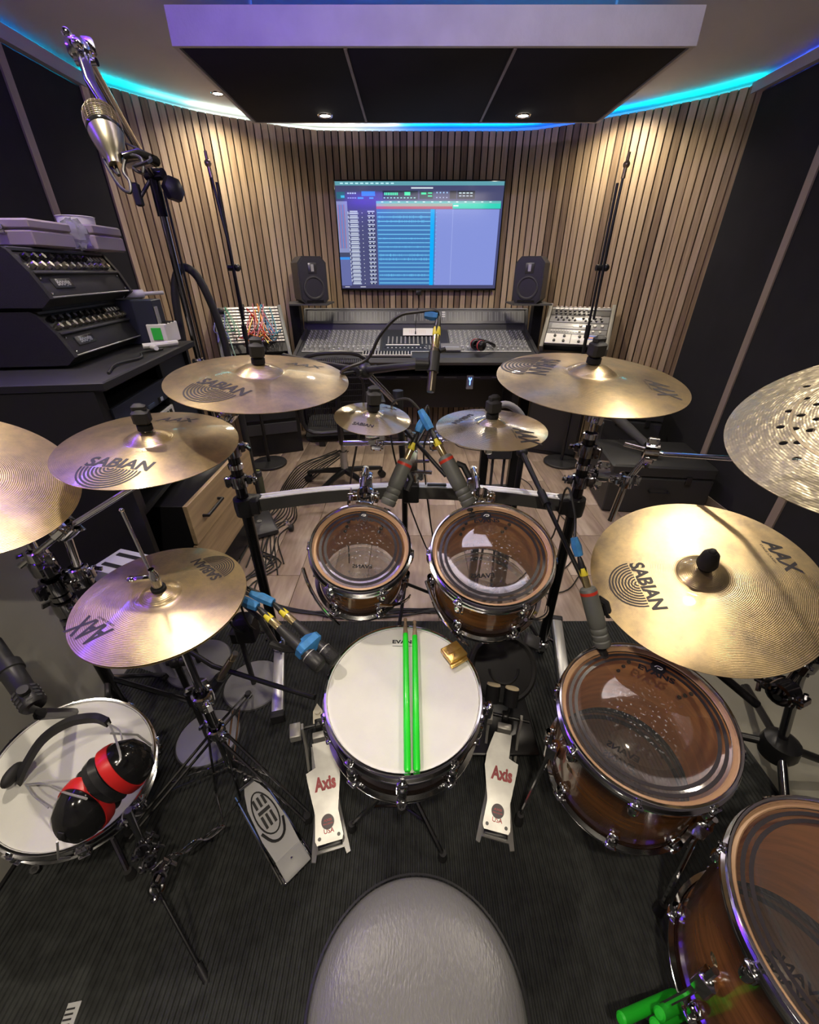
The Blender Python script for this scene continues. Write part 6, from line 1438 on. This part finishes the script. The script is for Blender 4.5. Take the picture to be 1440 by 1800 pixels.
# two-legged stand seen through the larger rack tom, and the boom to the floor tom microphone
kst = thing('keyboard_stand', 'black two-column stand behind the larger rack tom', 'stand', (.38, 1.66, 0))
for x in (.325, .455): part('column', MB().box((x, 1.66, .44), (.034, .034, .86), ch=.004), blackm, kst)
part('foot', MB().tube([(.18, 1.60, .02), (.39, 1.63, .025), (.66, 1.72, .02)], .014, 8), blackm, kst); part('cross_bar', MB().box((.39, 1.66, .62), (.14, .02, .03)), blackm, kst)
part('control_box', MB().box((.385, 1.645, .80), (.10, .05, .05), ch=.006).tube([(.36, 1.64, .78), (.36, 1.62, .4), (.34, 1.62, .02)], .006, 6).tube([(.41, 1.64, .78), (.41, 1.62, .4), (.42, 1.62, .02)], .006, 6), dgrey, kst)
hd = thing('draped_headphones', 'grey headphones resting on the two-column stand', 'headphones', (.39, 1.66, .88))
part('head_band', MB().tube([(.30, 1.66, .89), (.33, 1.66, .97), (.39, 1.67, 1.0), (.45, 1.67, .97), (.50, 1.68, .90)], .014, 10, 4), grey, hd); part('ear_pad', MB().ball((.30, 1.655, .895), .032, 14, (.6, 1, 1)), dgrey, hd); part('ear_pad', MB().ball((.50, 1.665, .90), .032, 14, (.6, 1, 1)), dgrey, hd)
bs = thing('boom_stand', 'black boom pole slanting down to the floor tom microphone', 'microphone stand', (.50, 1.65, 0))
p0, p1 = pt(1043, 1058, 1.07), pt(918, 795, 1.55); 
part('boom_pole', MB().tube([p0, p0.lerp(p1, .58), p1], [.006, .0075, .011], 10), blackm, bs); dm = (p1-p0).normalized()
part('pole_clutch', MB().cyl(p0+(p1-p0)*.56, p0+(p1-p0)*.66, .013), blackp, bs)
part('stand_tube', MB().cyl((p1.x, p1.y, .05), p1, .012), blackm, bs); part('pole_joint', MB().ball(p1, .022, 12), blackp, bs)
for a in (80, 200, 320):
    a = math.radians(a); l = part('leg', MB().tube([V((p1.x, p1.y, .25)), V((p1.x+.22*math.cos(a), p1.y+.22*math.sin(a), .02))], .008, 8), blackm, bs); part('rubber_foot', MB().ball((p1.x+.22*math.cos(a), p1.y+.22*math.sin(a), .016), .016, 8), rubber, l)
part('mic_clamp', MB().tube([p0, p0+V((.03, -.02, -.02))], .012, 8), blackp, bs)

# ---------------------------------------------------------------- big studio microphone on the tall chrome stand
cs_ = thing('chrome_boom_stand', 'tall chrome boom stand rising behind the equipment cabinet', 'microphone stand', (-1.21, 2.47, 0))
X0 = V((-1.21, 2.47, 0)); J = X0+V((0, 0, 1.86)); E_ = pt(143, 88, .98)
part('upright', MB().cyl(X0+V((0, 0, .03)), X0+V((0, 0, 1.02)), .024, n=18).cyl(X0+V((0, 0, 1.02)), J, .0165, n=18), mat('stand_chrome', (.42, .42, .43), 1, .16), cs_)
part('collar', MB().lathe([(.024, -.02), (.036, -.015), (.038, .01), (.030, .02), (.017, .022)], 20, Matrix.Translation(X0+V((0, 0, 1.02)))), chrome, cs_)
part('cable_strip', MB().cyl(X0+V((.035, 0, 1.0)), X0+V((.035, 0, 1.8)), .006), blackm, cs_)
part('round_base', MB().lathe([(0, .035), (.095, .028), (.10, .012), (.10, .002), (0, .002)], 36, Matrix.Translation(X0)), mat('cast_base'), cs_)
bj = MB(); bj.cyl(J+V((0, 0, -.16)), J+V((0, 0, .02)), .024, .024, 16).cyl(J+V((-.03, 0, 0)), J+V((.06, -.02, 0)), .024).box(J+V((-.06, -.03, .05)), (.07, .05, .06), ch=.01); part('clutch_head', bj, blackg, cs_)
kb_ = MB(); kb_.lathe([(0, -.03), (.035, -.028), (.052, -.006), (.050, .02), (.03, .034), (0, .036)], 6, frame(J+V((.10, -.05, -.06)), (1, -.5, .1))); part('tension_knob', kb_, blackp, cs_)
part('small_lever', MB().box(J+V((-.07, -.05, -.08)), (.03, .03, .09), ch=.006).cyl(J+V((-.07, -.05, -.10)), J, .008), blackp, cs_)
db = (E_-J).normalized(); part('boom_tube', MB().tube([J-db*.10, J, J.lerp(E_, .45), E_], [.015, .015, .014, .014], 14), mat('stand_chrome'), cs_)
cl = MB(); Fm = frame(E_, db, (0, 0, 1)); cl.ball(E_, .022, 12).box((.0, .012, .01), (.036, .03, .034), Fm, ch=.008).box((.012, -.016, -.01), (.03, .028, .03), Fm, ch=.008).ball((0, 0, .028), .013, 10, T=Fm).ball((.02, .018, .018), .011, 8, T=Fm).cyl(E_+V((-.02, 0, -.02)), E_+V((.03, 0, -.02)), .008)
part('end_clamp', cl, chrome, cs_)
mic_t, mic_b = pt(173, 190, .86), pt(204, 292, .86)
part('drop_tube', MB().tube([E_+V((.0, 0, -.01)), E_.lerp(mic_t, .6), mic_t+V((.012, .03, -.02))], [.014, .011, .007], 12), dchrome, cs_)
bm = thing('studio_microphone', 'large silver and gold studio microphone hanging at upper left', 'microphone', mic_t); dm = (mic_t-mic_b).normalized(); Lm = (mic_t-mic_b).length; F = frame(mic_b, dm, (1, 0, 0))
part('lower_body', MB().lathe([(0, 0), (.013, 0), (.015, Lm*.12), (.020, Lm*.18), (.0265, Lm*.33), (.0315, Lm*.50), (.0325, Lm*.56)], 36, F), mat('mic_gold_grey', (.46, .42, .32), .9, .30), bm)
part('black_band', MB().lathe([(.0327, Lm*.555), (.0335, Lm*.565), (.0335, Lm*.615), (.032, Lm*.625)], 36, F), blackg, bm)
g = mat('mic_mesh_gold', (.72, .64, .46), 1, .3); gr = MB()
gprof = [(.0325, Lm*.625), (.0335, Lm*.74), (.0325, Lm*.84), (.027, Lm*.93), (.016, Lm*.985), (0, Lm)]
gri = part('head_grille', MB().lathe(gprof, 36, F), mat('grille_under', (.22, .19, .13), .9, .4), bm)
for k in range(26):
    a = 2*PI*k/26; gr.tube([F @ V((r*1.02*math.cos(a), r*1.02*math.sin(a), z)) for r, z in gprof[:-1]], .0008, 4)
for r, z in gprof[:-1]: gr.tube([F @ V((r*1.02*math.cos(2*PI*k/28), r*1.02*math.sin(2*PI*k/28), z)) for k in range(28)], .0008, 4, closed=True)
for q in (.65, .68, .71, .77, .80, .87, .90, .96): 
    z = Lm*q; r = next((r0+(r1-r0)*(z-z0)/(z1-z0)) for (r0, z0), (r1, z1) in zip(gprof[:-1], gprof[1:]) if z0 <= z <= z1); gr.tube([F @ V((r*1.02*math.cos(2*PI*k/28), r*1.02*math.sin(2*PI*k/28), z)) for k in range(28)], .0008, 4, closed=True)
part('grille_wires', gr, g, gri, kind='stuff')
part('yoke_arm', MB().tube([F @ V((.02, .0, Lm*.10)), F @ V((.05, .01, Lm*.16)), F @ V((.075, .02, Lm*.05)), J+V((-.06, -.08, .02))], [.009, .010, .010, .012], 10), blackg, bm)
part('cable_loop', MB().tube([mic_b, mic_b-dm*.02, F @ V((-.02, 0, .02)), F @ V((-.006, 0, -.04)), F @ V((.012, 0, -.062)), F @ V((.018, 0, -.04)), F @ V((.012, 0, -.015)), F @ V((.03, 0, .012)), F @ V((.055, 0, .0)), F @ V((.05, 0, -.03)), F @ V((.035, 0, -.012)), F @ V((.06, .04, .04)), J+V((-.05, -.1, .1))], .0032, 7, 5), cablem, bm)

# ================================================================ ear defenders on the side snare
ed = thing('ear_defenders', 'black ear defenders with red bands lying on the side snare', 'headphones', MS2 @ V((0, 0, .0)))
def cup(c, n, up, s):
    F = frame(c, n, up) @ Matrix.Scale(s, 4)
    pr = [(0, .052), (.018, .050), (.034, .042), (.045, .026), (.050, .008), (.049, -.004), (.043, -.012)]
    T2 = F @ Matrix.Diagonal((.86, 1.12, 1, 1))
    o = part('ear_cup', MB().lathe(pr, 36, T2), blackg, ed)
    part('cushion', MB().lathe([(.022, -.036), (.036, -.040), (.046, -.034), (.050, -.022), (.044, -.012), (.03, -.012)], 36, T2), mat('cushion_black', (.02, .02, .022), 0, .25), o)
    b = MB(); b.lathe([(.0500, -.0075), (.0520, -.006), (.0524, .004), (.0508, .0125), (.0490, .0125)], 40, T2)
    part('red_band', b, red, o)
    part('pivot_block', MB().box((0, 0, .052), (.012, .018, .006), F, ch=.002), blackp, o)
    part('wire_arm', MB().tube([F @ V((0, .0, .060)), F @ V((.004, .045, .062)), F @ V((.010, .085, .040))], .0022, 6), silver, o)
    return F
F1 = cup(pt(211, 1352, .88), (.60, .46, .22), (-.45, .85, .1), 1.14)
F2 = cup(pt(155, 1412, .87), (-.08, -.77, .12), (-.75, .15, .1), 1.22)
hbp = [pt(190, 1270, .86), pt(165, 1262, .87), pt(120, 1270, .89), pt(75, 1300, .91), pt(45, 1345, .93), pt(30, 1378, .94)]
P = spline(hbp, 5); b = MB(); vs = []
for i, p in enumerate(P):
    d = (P[min(i+1, len(P)-1)]-P[max(i-1, 0)]).normalized(); nz = V((.35, -.2, 1)).normalized(); s = d.cross(nz).normalized()
    for a, c in ((-.005, -.016), (-.007, .016), (.005, .016), (.006, -.016)): vs.append(p+s*a+nz*c)
m_ = len(P); b.add(vs, [(i*4+j, (i+1)*4+j, (i+1)*4+(j+1) % 4, i*4+(j+1) % 4) for i in range(m_-1) for j in range(4)]+[(0, 1, 2, 3), (m_*4-1, m_*4-2, m_*4-3, m_*4-4)])
part('headband', b, rubber, ed)
part('headband_pad', MB().ball(pt(22, 1362, .93), .022, 14, (.6, 1.3, .8)), rubber, ed)
part('wire_frame', MB().tube([pt(190, 1270, .86), pt(200, 1290, .85), pt(212, 1330, .80), pt(205, 1345, .79)], .0022, 6, 4).tube([pt(190, 1272, .86), pt(210, 1284, .85), pt(215, 1300, .84)], .0018, 6, 3), silver, ed)
part('wire_frame', MB().tube([pt(45, 1379, .93), pt(78, 1378, .90), pt(110, 1392, .84), pt(152, 1404, .76)], .0022, 6, 4).tube([pt(45, 1380, .93), pt(60, 1400, .92), pt(85, 1420, .90)], .0018, 6, 3), silver, ed)

# small things at the lower left
tl = thing('rug_tag', 'small white striped tag lying on the rug at the bottom left', 'tag', pz(124, 1780, .012)); TG = frame(pz(124, 1785, .0125), (0, 0, 1), (1, .15, 0))
part('tag_body', MB(TG).box((0, 0, 0), (.028, .040, .003)), mat('tag_grey', (.45, .46, .46), 0, .6), tl)
for k in range(4): part('tag_stripe', MB(TG).box((-.004, -.014+.008*k, .002), (.018, .003, .001)), blackp, tl)
ch = thing('side_snare_clamps', 'twisted chrome rod and clamps below the side snare', 'clamp', pt(270, 1520, .95))
tw = []
a, c = pt(268, 1528, 1.0), pt(395, 1452, 1.12)
b = MB()
for ph in (0, PI):
    P = []
    for i in range(25):
        u = i/24; q = a.lerp(c, u); w_ = math.sin(u*PI*3+ph)*.012; P.append(q+V((0, 0, 1))*w_*.3+V((.5, .85, 0))*w_)
    b.tube(P, .0028, 6)
part('twisted_rod', b, chrome, ch)
b = MB(); rnd = random.Random(9)
for px, py in ((232, 1432), (250, 1490), (262, 1510), (284, 1535), (275, 1560)):
    clampmesh(b, pt(px, py, .98), (rnd.uniform(-1, 1), rnd.uniform(-1, 1), .6), (rnd.uniform(-1, 1), -1, 0), .62)
b.cyl(pt(225, 1425, .94), pt(284, 1560, 1.05), .008); part('rod_clamps', b, dchrome, ch)
bo = thing('lying_boom', 'thin black boom arm lying low across the rug at the lower left', 'boom arm', pt(300, 1600, 1.1)); q0, q1 = pt(272, 1555, 1.04), pt(402, 1795, .96)
part('thin_rod', MB().cyl(q0, q0.lerp(q1, .6), .004), blackm, bo); part('thick_end', MB().cyl(q0.lerp(q1, .6), q1, .0085, .012), blackp, bo)
